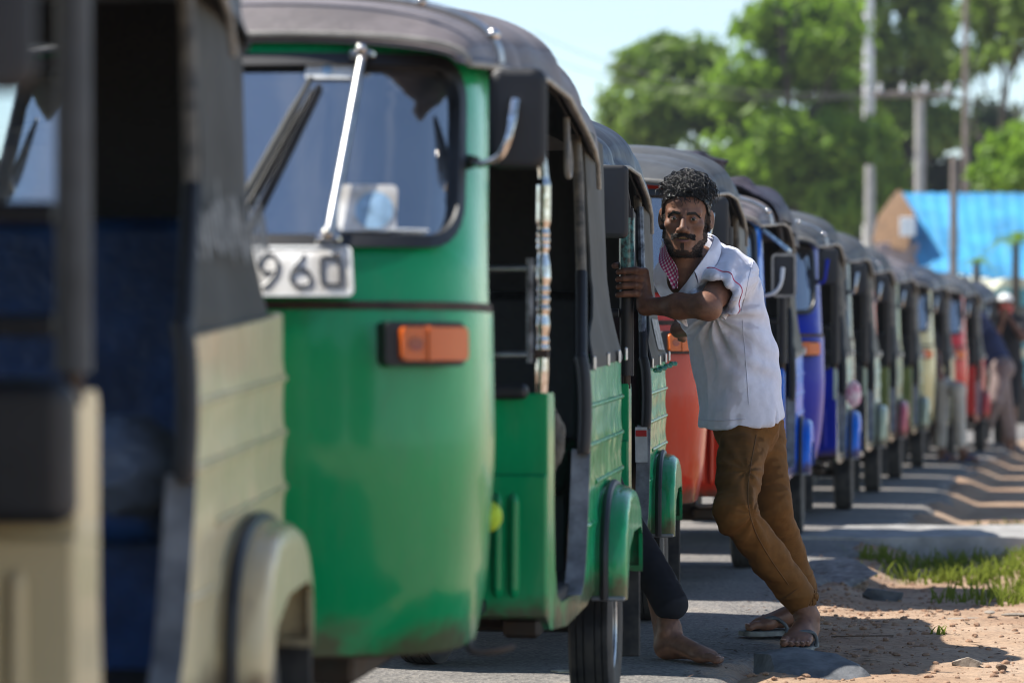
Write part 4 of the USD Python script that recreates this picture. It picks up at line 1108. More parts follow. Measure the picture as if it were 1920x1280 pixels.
tree('leafy green tree standing leftmost above the rickshaw roofs', at_ground(1290, 86), px_lobes(86, [(1190, 130, 45), (1240, 95, 45), (1210, 210, 70), (1290, 150, 85), (1270, 270, 90), (1180, 300, 60), (1165, 210, 50), (1240, 350, 70), (1350, 220, 85), (1340, 320, 80), (1310, 110, 50)], 1), 'leaf_mid', 12500, 0.25, 1)
tree('tall bright green tree in the middle of the tree line', at_ground(1470, 84), px_lobes(84, [(1400, 150, 70), (1480, 90, 85), (1530, 180, 90), (1430, 260, 85), (1500, 300, 85), (1390, 340, 70), (1570, 280, 80), (1470, 20, 60), (1550, 60, 80), (1625, 270, 62), (1640, 350, 70), (1570, 380, 70), (1420, 60, 50), (1500, 390, 80), (1440, 330, 80)], 2), 'leaf_bright', 17500, 0.25, 2)
tree('dark high tree right behind the white pole', at_ground(1660, 95), px_lobes(95, [(1600, 50, 90), (1680, 100, 90), (1620, 180, 80), (1720, 30, 80), (1540, -60, 110), (1700, 210, 70), (1660, -60, 120), (1780, 250, 60), (1760, 120, 60)], 3), 'leaf_mid', 12000, 0.29, 3, 0.2)
tree('open crowned tree at the top right corner with sky showing through', at_ground(1860, 78), px_lobes(78, [(1850, 30, 70), (1900, 80, 60), (1830, 110, 40), (1930, 10, 80), (1960, 130, 70), (1880, -40, 90)], 4), 'leaf_mid', 5200, 0.22, 4, 0.12)
tree('light yellow green tree at the right edge above the blue roof', at_ground(1930, 58), px_lobes(58, [(1880, 290, 42), (1930, 260, 55), (1850, 330, 30), (1920, 330, 50), (1960, 300, 60)], 5), 'leaf_bright', 5500, 0.17, 5, 0.10)
tree('dark shady tree low behind the grey and brown poles', at_ground(1640, 97), px_lobes(97, [(1600, 330, 95), (1700, 330, 95), (1540, 390, 80), (1780, 330, 80), (1640, 420, 90), (1860, 250, 70), (1760, 240, 60), (1900, 330, 80), (1830, 350, 60)], 6), 'leaf_dark', 15000, 0.30, 6, 0.2)
tree('dark green tree behind the draped rickshaw roof', at_ground(1430, 98), px_lobes(98, [(1380, 400, 80), (1460, 400, 90), (1530, 440, 80), (1300, 380, 80), (1230, 370, 60)], 7), 'leaf_dark', 9000, 0.30, 7, 0.2)


# trees on the road behind the camera: they show in the paint and the glass of the nearest vehicles
for k, (x, y, h) in enumerate(((-9, -24, 7.0), (0.5, -30, 8.0), (9, -26, 7.5))):
    tree(['leafy tree behind the photographer on the far side of the road', 'tall leafy tree straight behind the photographer', 'leafy tree behind the photographer on the sandy side'][k], (x, y, -0.2),
         [(np.array([x + dx, y + dy, h * fz]), np.array([2.2, 2.2, 1.9])) for dx, dy, fz in ((-2.2, 0, .55), (2.3, .4, .52), (0, 0, .85), (-1.2, .8, .3), (1.4, -.5, .28))], 'leaf_mid', 5000, 0.42, 40 + k, 0.2)


def fronds(c, n, L, seed, w=0.05):
    r = np.random.default_rng(seed)
    vs, fs = [], []
    for k in range(n):
        a = 2 * np.pi * k / n + r.uniform(-.2, .2); el = r.uniform(0.1, 1.1)
        d = np.array([math.cos(a) * math.cos(el), math.sin(a) * math.cos(el), math.sin(el)])
        s = np.cross(d, [0, 0, 1.0]); s /= np.linalg.norm(s)
        for j in range(12):
            t = (j + 1) / 12
            p = np.array(c) + d * L * t + np.array([0, 0, -0.75 * L * t * t])
            for q in (1, -1):
                e = p + s * q * L * 0.28 * (1 - 0.5 * t) + d * 0.10 * L + np.array([0, 0, -0.08 * L])
                b = len(vs)
                vs += [p - d * w * L * .4, p + d * w * L * .4, e]
                fs.append([b, b + 1, b + 2])
    return trimesh.Trimesh(np.array(vs), np.array(fs), process=False)


def small_palm(label, px, py, D, L, seed):
    c = world(px, py, D)
    t = thing('small_palm', label, 'palm', (0, 0, 0))
    part(t, 'trunk', tube([(c[0] + .1, c[1], -0.2), (c[0], c[1], c[2] * 0.5), tuple(c)], [0.09, 0.07, 0.05], 8), 'bark', 50)
    part(t, 'fronds', fronds(c, 15, L, seed), 'leaf_bright', False)


small_palm('drooping palm plant at the right edge before the blue roof', 1905, 455, 44, 0.55, 1)
small_palm('low palm plant just left of the drooping one before the blue roof', 1832, 492, 47, 0.34, 2)


def pole(label, px, ytop, D, r, m, arm=None, lean=0.0, name='utility_pole'):
    c = world(px, ytop, D)
    t = thing(name, label, 'utility pole', (c[0], D, -0.2))
    h = c[2] + 0.2
    part(t, 'shaft', tube([(0, 0, 0), (lean * .5, 0, h * 0.5), (lean, 0, h)], [r * 1.2, r * 1.05, r * 0.85], 12), m, 50)
    if arm:
        x0, x1, za = arm
        a0, a1 = world(x0, za, D), world(x1, za, D)
        part(t, 'cross_arm', cbox(a1[0] - a0[0], 0.12, 0.10, 0.02, ((a0[0] + a1[0]) / 2 - c[0], -0.12, a0[2] + 0.2)), 'pole_wood')
        for k in range(4):
            x = a0[0] + (a1[0] - a0[0]) * (0.06 + 0.88 * k / 3) - c[0]
            part(t, 'insulator', moved(lathe([(0, 0), (0.04, 0.0), (0.055, 0.05), (0.03, 0.09), (0.05, 0.13), (0, 0.16)], 10), (x, -0.12, a0[2] + 0.25)), 'pole_white', 50)
    return t


pole('tall white pole reaching out of the top of the picture', 1629, -60, 89, 0.165, 'pole_white')
pole('brown pole carrying a long cross arm', 1725, 165, 56, 0.105, 'pole_concrete', arm=(1640, 1785, 178))
pole('thin grey pole reaching out of the top near the right corner', 1811, -70, 72, 0.075, 'pole_wood')
pole('short pole standing against the blue roof', 1786, 295, 50, 0.070, 'pole_wood', lean=0.03)
pole('pale grey pole in front of the dark trees left of the thatched gable', 1631, 310, 66, 0.12, 'pole_concrete')
for k, (pa, pb_) in enumerate((((1645, 172, 56), (1000, 60, 70)), ((1700, 172, 56), (1000, 100, 72)), ((1765, 172, 56), (2100, 120, 60)), ((1780, 172, 56), (2100, 160, 60)))):
    a, b = world(*pa), world(*pb_)
    p = [a + (b - a) * t + np.array([0, 0, -0.5 * 4 * t * (1 - t)]) for t in np.linspace(0, 1, 20)]
    top('overhead_wire', tube(p, 0.011, 5), 'wire', ['overhead wire running left from the outer end of the cross arm', 'overhead wire running left from the middle of the cross arm', 'upper overhead wire running right from the cross arm', 'lower overhead wire running right from the cross arm'][k], 'wire')

# the shelter with a blue sheet roof
D = 52.0
a0, a1 = world(1690, 362, D + 1.6), world(2060, 362, D + 1.6)
b0, b1 = world(1728, 518, D - 0.9), world(2060, 518, D - 0.9)
sh = thing('market_shelter', 'long shelter with a bright blue sheet roof and a thatched gable', 'shelter', (0, 0, 0))
uu, vv = np.meshgrid(np.linspace(0, 1, 90), np.linspace(0, 1, 20), indexing='ij')
G = (a0 + (a1 - a0) * uu[..., None]) * (1 - vv[..., None]) + (b0 + (b1 - b0) * uu[..., None]) * vv[..., None]
G[..., 2] += 0.008 * np.sin(uu * 90) + 0.05 * np.sin(uu * 9) * vv - 0.10 * np.sin(np.pi * vv)
part(sh, 'blue_roof', grid_solid(G, G - np.array([0, 0, 0.02])), 'tarp_blue', 40)
g0, g1, g2, g3 = world(1688, 356, D + 1.2), world(1640, 455, D + 0.4), world(1700, 470, D - 0.6), world(1738, 470, D - 0.9)
mid1 = world(1652, 405, D + 0.9)
gp = np.array([g0, mid1, g1, g2, world(1715, 400, D - 0.2)])
part(sh, 'thatched_gable', trimesh.convex.convex_hull(np.vstack([gp, gp + np.array([0.05, 0.9, 0.03])])), 'thatch', 30)
wl = world(1645, 455, D); wr = world(1722, 455, D)
part(sh, 'end_wall', cbox(wr[0] - wl[0], 0.12, wl[2] + 0.2, 0.01, ((wl[0] + wr[0]) / 2, D, wl[2] / 2 - 0.1)), 'wall_pink')
pa = world(1702, 425, D - 0.75)
part(sh, 'painted_board', cbox(0.26, 0.04, 0.32, 0.01, tuple(pa)), 'sticker_white')
for px in (1740, 1830, 1950):
    c = world(px, 500, D - 0.85)
    part(sh, 'post', tube([(c[0], c[1], -0.2), tuple(c)], 0.06, 8), 'pole_wood')
part(sh, 'back_wall', cbox(4.6, 0.1, 2.5, 0.01, (9.5, D + 1.5, 1.05)), 'wall_pink')

# a teal van parked behind the people
c = world(1850, 515, 44)
van = thing('teal_van', 'teal van with a cream roof parked behind the standing people', 'van', (c[0] + 1.9, 44.8, -0.1))
prof = Polygon([(-1.9, 0.35), (1.9, 0.35), (1.9, 1.1), (1.75, 1.9), (1.5, 2.02), (-1.6, 2.02), (-1.86, 1.9), (-1.9, 1.1)]).buffer(0.05).buffer(-0.02)
body_v = extrude(prof, 1.6)
part(van, 'body', moved(tri(body_v), (0, 0.8, 0), rx=90), 'van_teal', 30)
part(van, 'roof', moved(tri(extrude(Polygon([(-1.75, 2.04), (1.62, 2.04), (1.5, 2.18), (-1.6, 2.18)]).buffer(0.03), 1.5)), (0, 0.75, 0), rx=90), 'van_cream', 30)
for k in range(3):
    part(van, 'window', cbox(1.0, 0.02, 0.5, 0.008, (-1.15 + 1.15 * k, -0.81, 1.55)), 'dark_glass')
part(van, 'stripe', cbox(3.7, 0.012, 0.14, 0.004, (0, -0.812, 1.12)), 'van_cream')
for x in (-1.2, 1.2):
    for y in (-0.72, 0.72):
        part(van, 'wheel', moved(lathe([(0, -0.1), (0.2, -0.1), (0.32, -0.08), (0.34, 0), (0.32, 0.08), (0.2, 0.1), (0, 0.1)], 24), (x, y, 0.34), rx=90), 'rubber', 40)
# ------------------------------------------------------------------ people: smooth blended solids meshed as one surface
def surface_nets(v, origin, h):
    s = v < 0
    c = [s[i:s.shape[0] - 1 + i, j:s.shape[1] - 1 + j, k:s.shape[2] - 1 + k] for i in (0, 1) for j in (0, 1) for k in (0, 1)]
    n_in = sum(x.astype(np.int8) for x in c)
    mixed = (n_in > 0) & (n_in < 8)
    idx = np.full(mixed.shape, -1, np.int64)
    cells = np.argwhere(mixed)
    idx[mixed] = np.arange(len(cells))
    acc = np.zeros((len(cells), 3)); cnt = np.zeros(len(cells))
    corners = [(i, j, k) for i in (0, 1) for j in (0, 1) for k in (0, 1)]
    val = {q: v[cells[:, 0] + q[0], cells[:, 1] + q[1], cells[:, 2] + q[2]] for q in corners}
    for a in corners:
        for ax in range(3):
            if a[ax] == 0:
                b = list(a); b[ax] = 1; b = tuple(b)
                va, vb = val[a], val[b]
                m = (va < 0) != (vb < 0)
                t = np.where(m, va / np.where(m, va - vb, 1), 0)
                p = np.tile(np.array(a, float), (len(cells), 1)); p[:, ax] += t
                acc[m] += p[m]; cnt[m] += 1
    verts = (cells + acc / cnt[:, None]) * h + origin
    faces = []
    for ax in range(3):
        sl = [slice(0, n) for n in s.shape]; sh = list(sl)
        sl[ax] = slice(0, s.shape[ax] - 1); sh[ax] = slice(1, s.shape[ax])
        a, b = s[tuple(sl)], s[tuple(sh)]
        e = np.argwhere(a != b)
        o1, o2 = [k for k in range(3) if k != ax]
        ok = (e[:, o1] > 0) & (e[:, o2] > 0) & (e[:, o1] < s.shape[o1] - 1) & (e[:, o2] < s.shape[o2] - 1)
        e = e[ok]
        q = []
        for d1, d2 in ((-1, -1), (0, -1), (0, 0), (-1, 0)):
            g = e.copy(); g[:, o1] += d1; g[:, o2] += d2
            q.append(idx[g[:, 0], g[:, 1], g[:, 2]])
        q = np.stack(q, 1)
        inside = a[tuple(e.T)]
        if ax == 1:
            inside = ~inside
        q[~inside] = q[~inside][:, ::-1]
        faces.append(q)
    f = np.vstack(faces)
    f = f[(f >= 0).all(1)]
    return trimesh.Trimesh(verts, np.vstack([f[:, [0, 1, 2]], f[:, [0, 2, 3]]]), process=False)


def weld(parts_):
    """The union of overlapping closed surfaces: one continuous skin."""
    ms = []
    for t in parts_:
        m = m3.Manifold(m3.Mesh(vert_properties=np.asarray(t.vertices, np.float32), tri_verts=np.asarray(t.faces, np.uint32)))
        if m.status() != m3.Error.NoError or m.is_empty():
            return cat_(*parts_)
        ms.append(m)
    return m3.Manifold.batch_boolean(ms, m3.OpType.Add)


class Solid:
    def __init__(self):
        self.p = []

    def seg(self, a, b, ra, rb=None, k=0.02, squash=None):
        """A rounded cone; squash = (direction, factor) thins it across that direction."""
        a, b = np.asarray(a, float), np.asarray(b, float)
        rb = ra if rb is None else rb
        r = max(ra, rb)
        def f(P):
            Q, A, B = P, a, b
            if squash is not None:
                d = np.asarray(squash[0], float); d = d / np.linalg.norm(d)
                Q = P + d * ((P - a) @ d)[..., None] * (1 / squash[1] - 1)
                B = b + d * ((b - a) @ d) * (1 / squash[1] - 1)
            ab = B - A
            t = np.clip(((Q - A) @ ab) / max(ab @ ab, 1e-9), 0, 1)
            return np.linalg.norm(Q - A - t[..., None] * ab, axis=-1) - (ra + (rb - ra) * t)
        self.p.append((f, np.minimum(a, b) - r, np.maximum(a, b) + r, k, 1))
        return self

    def ball(self, c, r, k=0.02, R=None, op=1):
        c = np.asarray(c, float); r = np.broadcast_to(np.asarray(r, float), (3,))
        def f(P):
            q = P - c
            if R is not None:
                q = q @ R
            k0 = np.linalg.norm(q / r, axis=-1); k1 = np.linalg.norm(q / (r * r), axis=-1)
            return k0 * (k0 - 1) / np.maximum(k1, 1e-6)
        m = r.max()
        self.p.append((f, c - m, c + m, k, op))
        return self

    def cut(self, f, lo, hi, k=0.004):
        self.p.append((f, np.asarray(lo, float), np.asarray(hi, float), k, -1))
        return self

    def mesh(self, h, T=None):
        pos = [q for q in self.p if q[4] > 0]
        lo = np.min([q[1] for q in pos], 0) - 4 * h; hi = np.max([q[2] for q in pos], 0) + 4 * h
        n = np.ceil((hi - lo) / h).astype(int) + 1
        V = np.full(n, 0.2)
        for f, a, b, k, op in self.p:
            m = k * 1.5 + 3 * h
            i0 = np.clip(np.floor((a - m - lo) / h).astype(int), 0, n - 1); i1 = np.clip(np.ceil((b + m - lo) / h).astype(int) + 1, 1, n)
            if (i1 <= i0).any():
                continue
            ax = [lo[d] + h * np.arange(i0[d], i1[d]) for d in range(3)]
            P = np.stack(np.meshgrid(*ax, indexing='ij'), -1)
            d = f(P)
            s = tuple(slice(x, y) for x, y in zip(i0, i1))
            A = V[s]
            if op > 0:
                g = np.clip(0.5 + 0.5 * (A - d) / k, 0, 1)
                V[s] = A * (1 - g) + d * g - k * g * (1 - g)
            else:
                d = -d
                g = np.clip(0.5 - 0.5 * (A - d) / k, 0, 1)
                V[s] = A * (1 - g) + d * g + k * g * (1 - g)
        t = surface_nets(V, lo, h)
        if T is not None:
            t.apply_transform(T)
        return t


def frame(o, f, up=(0, 0, 1)):
    """4x4 whose -y points along f (a face looks along -y), z up."""
    y = -np.asarray(f, float); y /= np.linalg.norm(y)
    z = np.asarray(up, float); z = z - y * (z @ y); z /= np.linalg.norm(z)
    x = np.cross(y, z)
    T = np.eye(4); T[:3, 0], T[:3, 1], T[:3, 2], T[:3, 3] = x, y, z, o
    return T


def head_solid():
    s = Solid()
    s.ball((0, 0.014, 0.030), (0.0745, 0.094, 0.088), 0.02)
    s.ball((0, -0.022, -0.040), (0.060, 0.068, 0.076), 0.03)
    s.ball((0, -0.045, 0.045), (0.058, 0.046, 0.045), 0.03)
    for q in (-1, 1):
        s.seg((q * 0.056, 0.004, -0.058), (q * 0.020, -0.070, -0.100), 0.017, 0.015, 0.025)
        s.ball((q * 0.043, -0.060, -0.020), (0.021, 0.022, 0.017), 0.02)
        s.seg((q * 0.012, -0.086, 0.019), (q * 0.046, -0.074, 0.020), 0.0105, 0.009, 0.014)
    s.ball((0, -0.076, -0.101), (0.022, 0.018, 0.017), 0.02)
    for q in (-1, 1):
        s.ball((q * 0.0315, -0.097, 0.001), (0.0165, 0.014, 0.0095), 0.012, op=-1)
    s.seg((0, -0.088, 0.012), (0, -0.110, -0.028), 0.0075, 0.0115, 0.010)
    s.ball((0, -0.108, -0.033), (0.0125, 0.012, 0.0105), 0.008)
    for q in (-1, 1):
        s.ball((q * 0.0145, -0.098, -0.036), (0.0085, 0.011, 0.0085), 0.006)
        s.ball((q * 0.0075, -0.106, -0.0455), (0.0045, 0.006, 0.004), 0.003, op=-1)
    s.ball((0, -0.086, -0.064), (0.030, 0.014, 0.020), 0.02)
    s.seg((-0.023, -0.089, -0.0605), (0, -0.0985, -0.0565), 0.0045, 0.0062, 0.005)
    s.seg((0.023, -0.089, -0.0605), (0, -0.0985, -0.0565), 0.0045, 0.0062, 0.005)
    s.seg((-0.020, -0.089, -0.067), (0.020, -0.089, -0.067), 0.0055, 0.0055, 0.005)
    s.ball((0, -0.096, -0.0705), (0.014, 0.0065, 0.0065), 0.006)
    s.ball((0, -0.098, -0.0625), (0.0215, 0.014, 0.0036), 0.002, op=-1)
    for q in (-1, 1):
        s.ball((q * 0.0315, -0.0785, 0.001), 0.0140, 0.006)
        s.ball((q * 0.0315, -0.0930, 0.0005), (0.0125, 0.008, 0.0027), 0.002, op=-1)
        R = trimesh.transformations.euler_matrix(0.15, 0, q * -0.45)[:3, :3]
        s.ball((q * 0.081, 0.010, -0.004), (0.0075, 0.0205, 0.033), 0.010, R=R)
        s.ball((q * 0.0885, 0.006, 0.002), (0.0055, 0.012, 0.020), 0.004, R=R, op=-1)
        s.ball((q * 0.077, 0.000, -0.034), (0.006, 0.009, 0.009), 0.006)
    s.seg((0, 0.012, -0.075), (0.0, 0.055, -0.205), 0.053, 0.058, 0.03)
    s.seg((0, -0.02, -0.11), (0.0, 0.01, -0.19), 0.025, 0.03, 0.03)
    return s


simple('skin', (0.195, 0.088, 0.050), 0.55, var=0.28, scale=26, bump=0.25, bscale=260, dist=0.0012, spec=0.45, col2=(0.115, 0.050, 0.030))
simple('lips', (0.125, 0.045, 0.036), 0.4, var=0.2, scale=50)
simple('hair', (0.004, 0.004, 0.0045), 0.36, spec=0.35)
simple('shirt_seam', (0.50, 0.51, 0.60), 0.9)
simple('trouser_seam', (0.115, 0.052, 0.014), 0.9)
simple('stubble', (0.030, 0.016, 0.011), 0.6, spec=0.3)
simple('beard', (0.0075, 0.0065, 0.006), 0.6, spec=0.3)
simple('eye_white', (0.46, 0.40, 0.36), 0.2, coat=0.5)
simple('iris', (0.010, 0.006, 0.004), 0.08, coat=1.0)
simple('teeth', (0.50, 0.40, 0.24), 0.25)
simple('nail', (0.30, 0.17, 0.12), 0.3)
simple('shirt', (0.60, 0.61, 0.70), 0.88, var=0.08, scale=40, bump=0.25, bscale=30, dist=0.004, spec=0.15, sheen=0.15)
simple('trousers', (0.150, 0.066, 0.017), 0.85, var=0.2, scale=30, bump=0.25, bscale=36, dist=0.004, spec=0.15)
simple('black_cloth', (0.012, 0.013, 0.018), 0.85, var=0.3, scale=20, bump=0.3, bscale=30, spec=0.2)
simple('navy_cloth', (0.022, 0.032, 0.085), 0.85, var=0.3, scale=20, spec=0.2)
simple('dark_cloth', (0.020, 0.020, 0.024), 0.85, spec=0.2)
simple('taupe_cloth', (0.20, 0.155, 0.145), 0.85, spec=0.2)
simple('grey_cloth', (0.42, 0.40, 0.35), 0.85, spec=0.2, var=0.2, scale=12)
simple('mask_red', (0.45, 0.03, 0.03), 0.7)
simple('cap_white', (0.66, 0.66, 0.64), 0.8)
simple('sandal', (0.10, 0.115, 0.125), 0.7, var=0.5, scale=30, col2=(0.045, 0.05, 0.055))
simple('sandal_sole', (0.20, 0.20, 0.185), 0.8, var=0.5, scale=24)
simple('sandal_blue', (0.02, 0.09, 0.30), 0.7)
simple('button', (0.03, 0.03, 0.035), 0.4)
mat('gingham', {'tc': ('texture_coordinate', {}), 'c': ('mapping', dict(scale=(1, 1, 1), rotation=(0.5, 0.3, 0.5))),
                'a': ('wave_texture', dict(scale=30.0, bands_direction='x')), 'b': ('wave_texture', dict(scale=30.0, bands_direction='z')),
                'm': ('math', dict(math_type='add')), 'r': ('rgb_ramp', {'ramp': [(0.0, (0.42, 0.03, 0.14)), (0.45, (0.42, 0.03, 0.14)), (0.55, (0.50, 0.20, 0.30)), (0.8, (0.62, 0.52, 0.56)), (1.0, (0.7, 0.66, 0.7))]}),
                'h': ('math', dict(math_type='multiply', value2=0.5)), 'p': ('principled_bsdf', dict(roughness=0.85))},
    [('tc.object', 'c.vector'), ('c.vector', 'a.vector'), ('c.vector', 'b.vector'), ('a.fac', 'm.value1'), ('b.fac', 'm.value2'), ('m.value', 'h.value1'), ('h.value', 'r.fac'), ('r.color', 'p.base_color')], 'p.BSDF')


def foot_solid(side=1, ank=None):
    """A left foot (side 1) along -y (toes), x to the outside... big toe at -x; heel at the origin, sole at z = 0."""
    s = Solid()
    m = -side      # direction of the big toe on x
    s.ball((0, -0.030, 0.030), (0.030, 0.036, 0.031), 0.02)
    s.seg((0, -0.045, 0.055), (m * 0.006, -0.165, 0.026), 0.034, 0.022, 0.03, squash=None)
    s.seg((m * -0.016, -0.06, 0.022), (m * -0.026, -0.165, 0.018), 0.019, 0.017, 0.02)
    s.ball((m * 0.002, -0.182, 0.021), (0.044, 0.036, 0.019), 0.02)
    s.seg((m * 0.010, -0.10, 0.045), (m * 0.020, -0.19, 0.022), 0.020, 0.017, 0.02)
    ank = np.array((0, -0.052, 0.20) if ank is None else ank, float)
    s.seg((0, -0.046, 0.05), (0, -0.048, 0.095), 0.031, 0.030, 0.025)
    s.seg((0, -0.046, 0.09), ank, 0.030, 0.034, 0.02)
    s.seg((0, -0.008, 0.045), ank + np.array([0, 0.012, 0]), 0.013, 0.020, 0.02)
    s.ball((m * 0.030, -0.050, 0.085), (0.011, 0.014, 0.014), 0.012)
    s.ball((-m * 0.030, -0.044, 0.078), (0.011, 0.014, 0.014), 0.012)
    toes = [(0.028, -0.205, -0.246, 0.0135), (0.007, -0.208, -0.240, 0.0095), (-0.0095, -0.204, -0.232, 0.009), (-0.0245, -0.197, -0.222, 0.0088), (-0.0375, -0.186, -0.208, 0.0085)]
    for x, y0, y1, r in toes:
        s.seg((m * x, y0, r + 0.004), (m * x, (y0 + y1) / 2, r + 0.006), r, r * 0.95, 0.006)
        s.seg((m * x, (y0 + y1) / 2, r + 0.006), (m * x, y1, r), r * 0.95, r, 0.004)
    return s, [(m * x, y1 - r * 0.55, r * 1.75, r) for x, y0, y1, r in toes]


def foot_parts(P, o, F, side, h=0.004, sandal=None, skin_list=None, ank=None):
    T = frame(o, (F[0], F[1], 0))
    if sandal:
        T2 = T.copy(); T2[2, 3] += 0.017
    else:
        T2 = T
    s, nails = foot_solid(side, None if ank is None else (np.linalg.inv(T2) @ np.append(ank, 1.0))[:3])
    skin_list.append(s.mesh(h, T2))
    nl = []
    for x, y, z, r in nails:
        q = lumpy((r * 0.62, r * 0.62, 0.0028), 1, 0)
        q.apply_translation((x, y, z)); q.apply_transform(T2); nl.append(q)
    tn = part(P, 'toenails', cat_(*nl), 'nail', 60)
    if sandal:
        m = -side
        outl = smoothpath([(0, 0.012), (0.034, -0.02), (0.034, -0.08), (0.046, -0.16), (0.046, -0.215), (0.022 * 1, -0.258), (-0.018, -0.262), (-0.046, -0.225), (-0.044, -0.16), (-0.032, -0.08), (-0.034, -0.02)], 6, True)
        outl[:, 0] *= 1
        pl_ = Polygon(outl)
        so = sheet(pl_, lambda a, b, t: np.stack([a, b, t + 0.002 * np.clip(-b - 0.2, 0, 1) * 10], -1), 0.014, 0.03)
        so.apply_transform(T)
        sd_ = part(P, 'sandal', so, 'sandal_sole', 40)
        ins = sheet(pl_.buffer(-0.002), lambda a, b, t: np.stack([a, b, 0.0145 + t], -1), 0.002, 0.03); ins.apply_transform(T)
        part(sd_, 'footbed', ins, sandal, 40)
        for q, yy in ((1, -0.115), (-1, -0.125)):
            pts = smoothpath([(m * 0.017, -0.205, 0.016), (m * 0.017, -0.203, 0.043), (m * 0.017 + q * 0.014, -0.185, 0.055), (q * 0.038, -0.155, 0.056), (q * 0.047, yy - 0.01, 0.034), (q * 0.042, yy, 0.010)], 6)
            st = tube(pts, [0.004] * 6 + list(np.linspace(0.0055, 0.0075, 12)) + [0.006] * (len(pts) - 18), 8); st.apply_transform(T)
            part(sd_, 'strap', st, sandal, 50)


def wrinkle(t, amp, freq, seed, stretch=(1, 1, 1), sharp=1.0):
    p = t.vertices * np.array(stretch) * freq
    n = meshkit.fbm(p, 3, seed)
    fold = 1 - np.abs(2 * n - 1) * 2.2
    n2 = meshkit.fbm(p * 0.45 + 7, 2, seed + 4) - 0.5
    t.vertices = t.vertices + t.vertex_normals * (amp * (sharp * 0.6 * np.clip(fold, -0.6, 1) + n2))[:, None]
    return t


def select_shell(t, keep, offset, jitter=0.0, seed=1):
    """The faces of t whose centres satisfy keep, lifted off along the normals: beard, brows, hair base."""
    f = t.faces[keep(t.triangles_center)]
    u, inv = np.unique(f, return_inverse=True)
    f = inv.reshape(-1, 3)
    v, n = t.vertices[u], t.vertex_normals[u]
    k = meshkit.fbm(v * 240, 2, seed) if jitter else 0
    top_ = v + n * (offset + jitter * np.reshape(k, (-1, 1)) if jitter else offset)
    m = trimesh.Trimesh(np.vstack([top_, v - n * 0.002]), np.vstack([f, f[:, ::-1] + len(v)]), process=False)
    e = np.sort(np.vstack([f[:, [0, 1]], f[:, [1, 2]], f[:, [2, 0]]]), axis=1)
    de = np.vstack([f[:, [0, 1]], f[:, [1, 2]], f[:, [2, 0]]])
    key = e[:, 0] * (len(v) + 1) + e[:, 1]
    _, first, cnt = np.unique(key, return_index=True, return_counts=True)
    b = de[first[cnt == 1]]
    m.faces = np.vstack([m.faces, np.stack([b[:, 0], b[:, 0] + len(v), b[:, 1]], 1), np.stack([b[:, 1], b[:, 0] + len(v), b[:, 1] + len(v)], 1)])
    return m


def W(px, py, D):
    return world(px, py, D)


def hit(meshes, px, py, back=0.0):
    """The first point of the mesh seen at that place, and its normal."""
    o = np.array([0, 0, EYE]); d = world(px, py, 1.0) - o; d /= np.linalg.norm(d)
    loc, _, fi = meshes.ray.intersects_location([o], [d], multiple_hits=True)
    if len(loc) == 0:
        return None, None
    i = np.argmin(np.linalg.norm(loc - o, axis=1))
    return loc[i] - d * back, meshes.face_normals[fi[i]]


def hair_curls(Th, n, seed):
    """Short curls on the top of the head, in the head's frame."""
    r = np.random.default_rng(seed)
    out = []
    for k in range(n):
        a = r.uniform(0, 2 * np.pi); q = r.random() ** 0.6
        d = np.array([math.cos(a) * q * 0.98, math.sin(a) * q * 0.98, 0]); d[2] = math.sqrt(max(0.03, 1 - q * q * 0.97)); d /= np.linalg.norm(d)
        c = np.array([0, 0.010, 0.036]) + d * np.array([0.077, 0.094, 0.089])
        if c[1] < -0.060 and c[2] < 0.078:
            continue
        if c[2] < 0.055 and q > 0.85 and r.random() < 0.75:
            continue
        if abs(c[0]) > 0.062 and r.random() < 0.8:
            continue
        side_k = 1.0 if c[2] > 0.082 else 0.35
        L = r.uniform(0.030, 0.060) * (0.35 + 0.65 * side_k)
        flow = np.array([0.5 * d[0] + 0.45, -0.75 + 0.4 * r.normal(), 0.0]) + r.normal(size=3) * 0.35
        flow -= d * (flow @ d); flow /= np.linalg.norm(flow)
        b = np.cross(d, flow)
        R = r.uniform(0.0035, 0.0075); ph = r.uniform(0, 6.28); turns = r.uniform(0.7, 1.5) * 2 * np.pi
        t = np.linspace(0, 1, 11)
        lift = (0.020 * side_k * (1 if side_k == 1 else 0.3) + 0.003) * np.sin(np.pi * np.minimum(t * 0.75, 1)) * r.uniform(0.6, 1.5)
        p = c + flow * (L * t)[:, None] + d * (lift + R * 0.6 * np.cos(ph + turns * t) - 0.01 * t ** 2)[:, None] + b * (R * np.sin(ph + turns * t))[:, None]
        out.append(tube(p, np.linspace(0.0017, 0.0008, 11) * r.uniform(0.8, 1.35), 5))
    m = cat_(*out)
    m.apply_transform(Th)
    return m


# ------------------------------------------------------------------ the man in the pale shirt
man = thing('person', 'man in a pale short sleeved shirt, brown trousers and flip flops gripping a rickshaw post', 'person', (0, 0, 0))
HEAD = W(1286, 408, 9.36)
Th = frame(HEAD, (-0.13, -0.985, -0.10), (0.06, 0.06, 1.0))
Th[:3, :3] *= 0.945
head = head_solid().mesh(0.0028)
hl_ = head.copy()
P_SH = W(1372, 518, 9.46); P_SH2 = W(1272, 520, 9.80)
ELB = W(1324, 574, 9.27); WR = W(1211, 574, 9.425)
POST = np.array([0.353, 9.452, 0])
zf = [1.166, 1.143, 1.120, 1.095]


def ang(deg, R, z):
    a = math.radians(deg)
    return np.array([POST[0] + R * math.cos(a), POST[1] - R * math.sin(a), z])


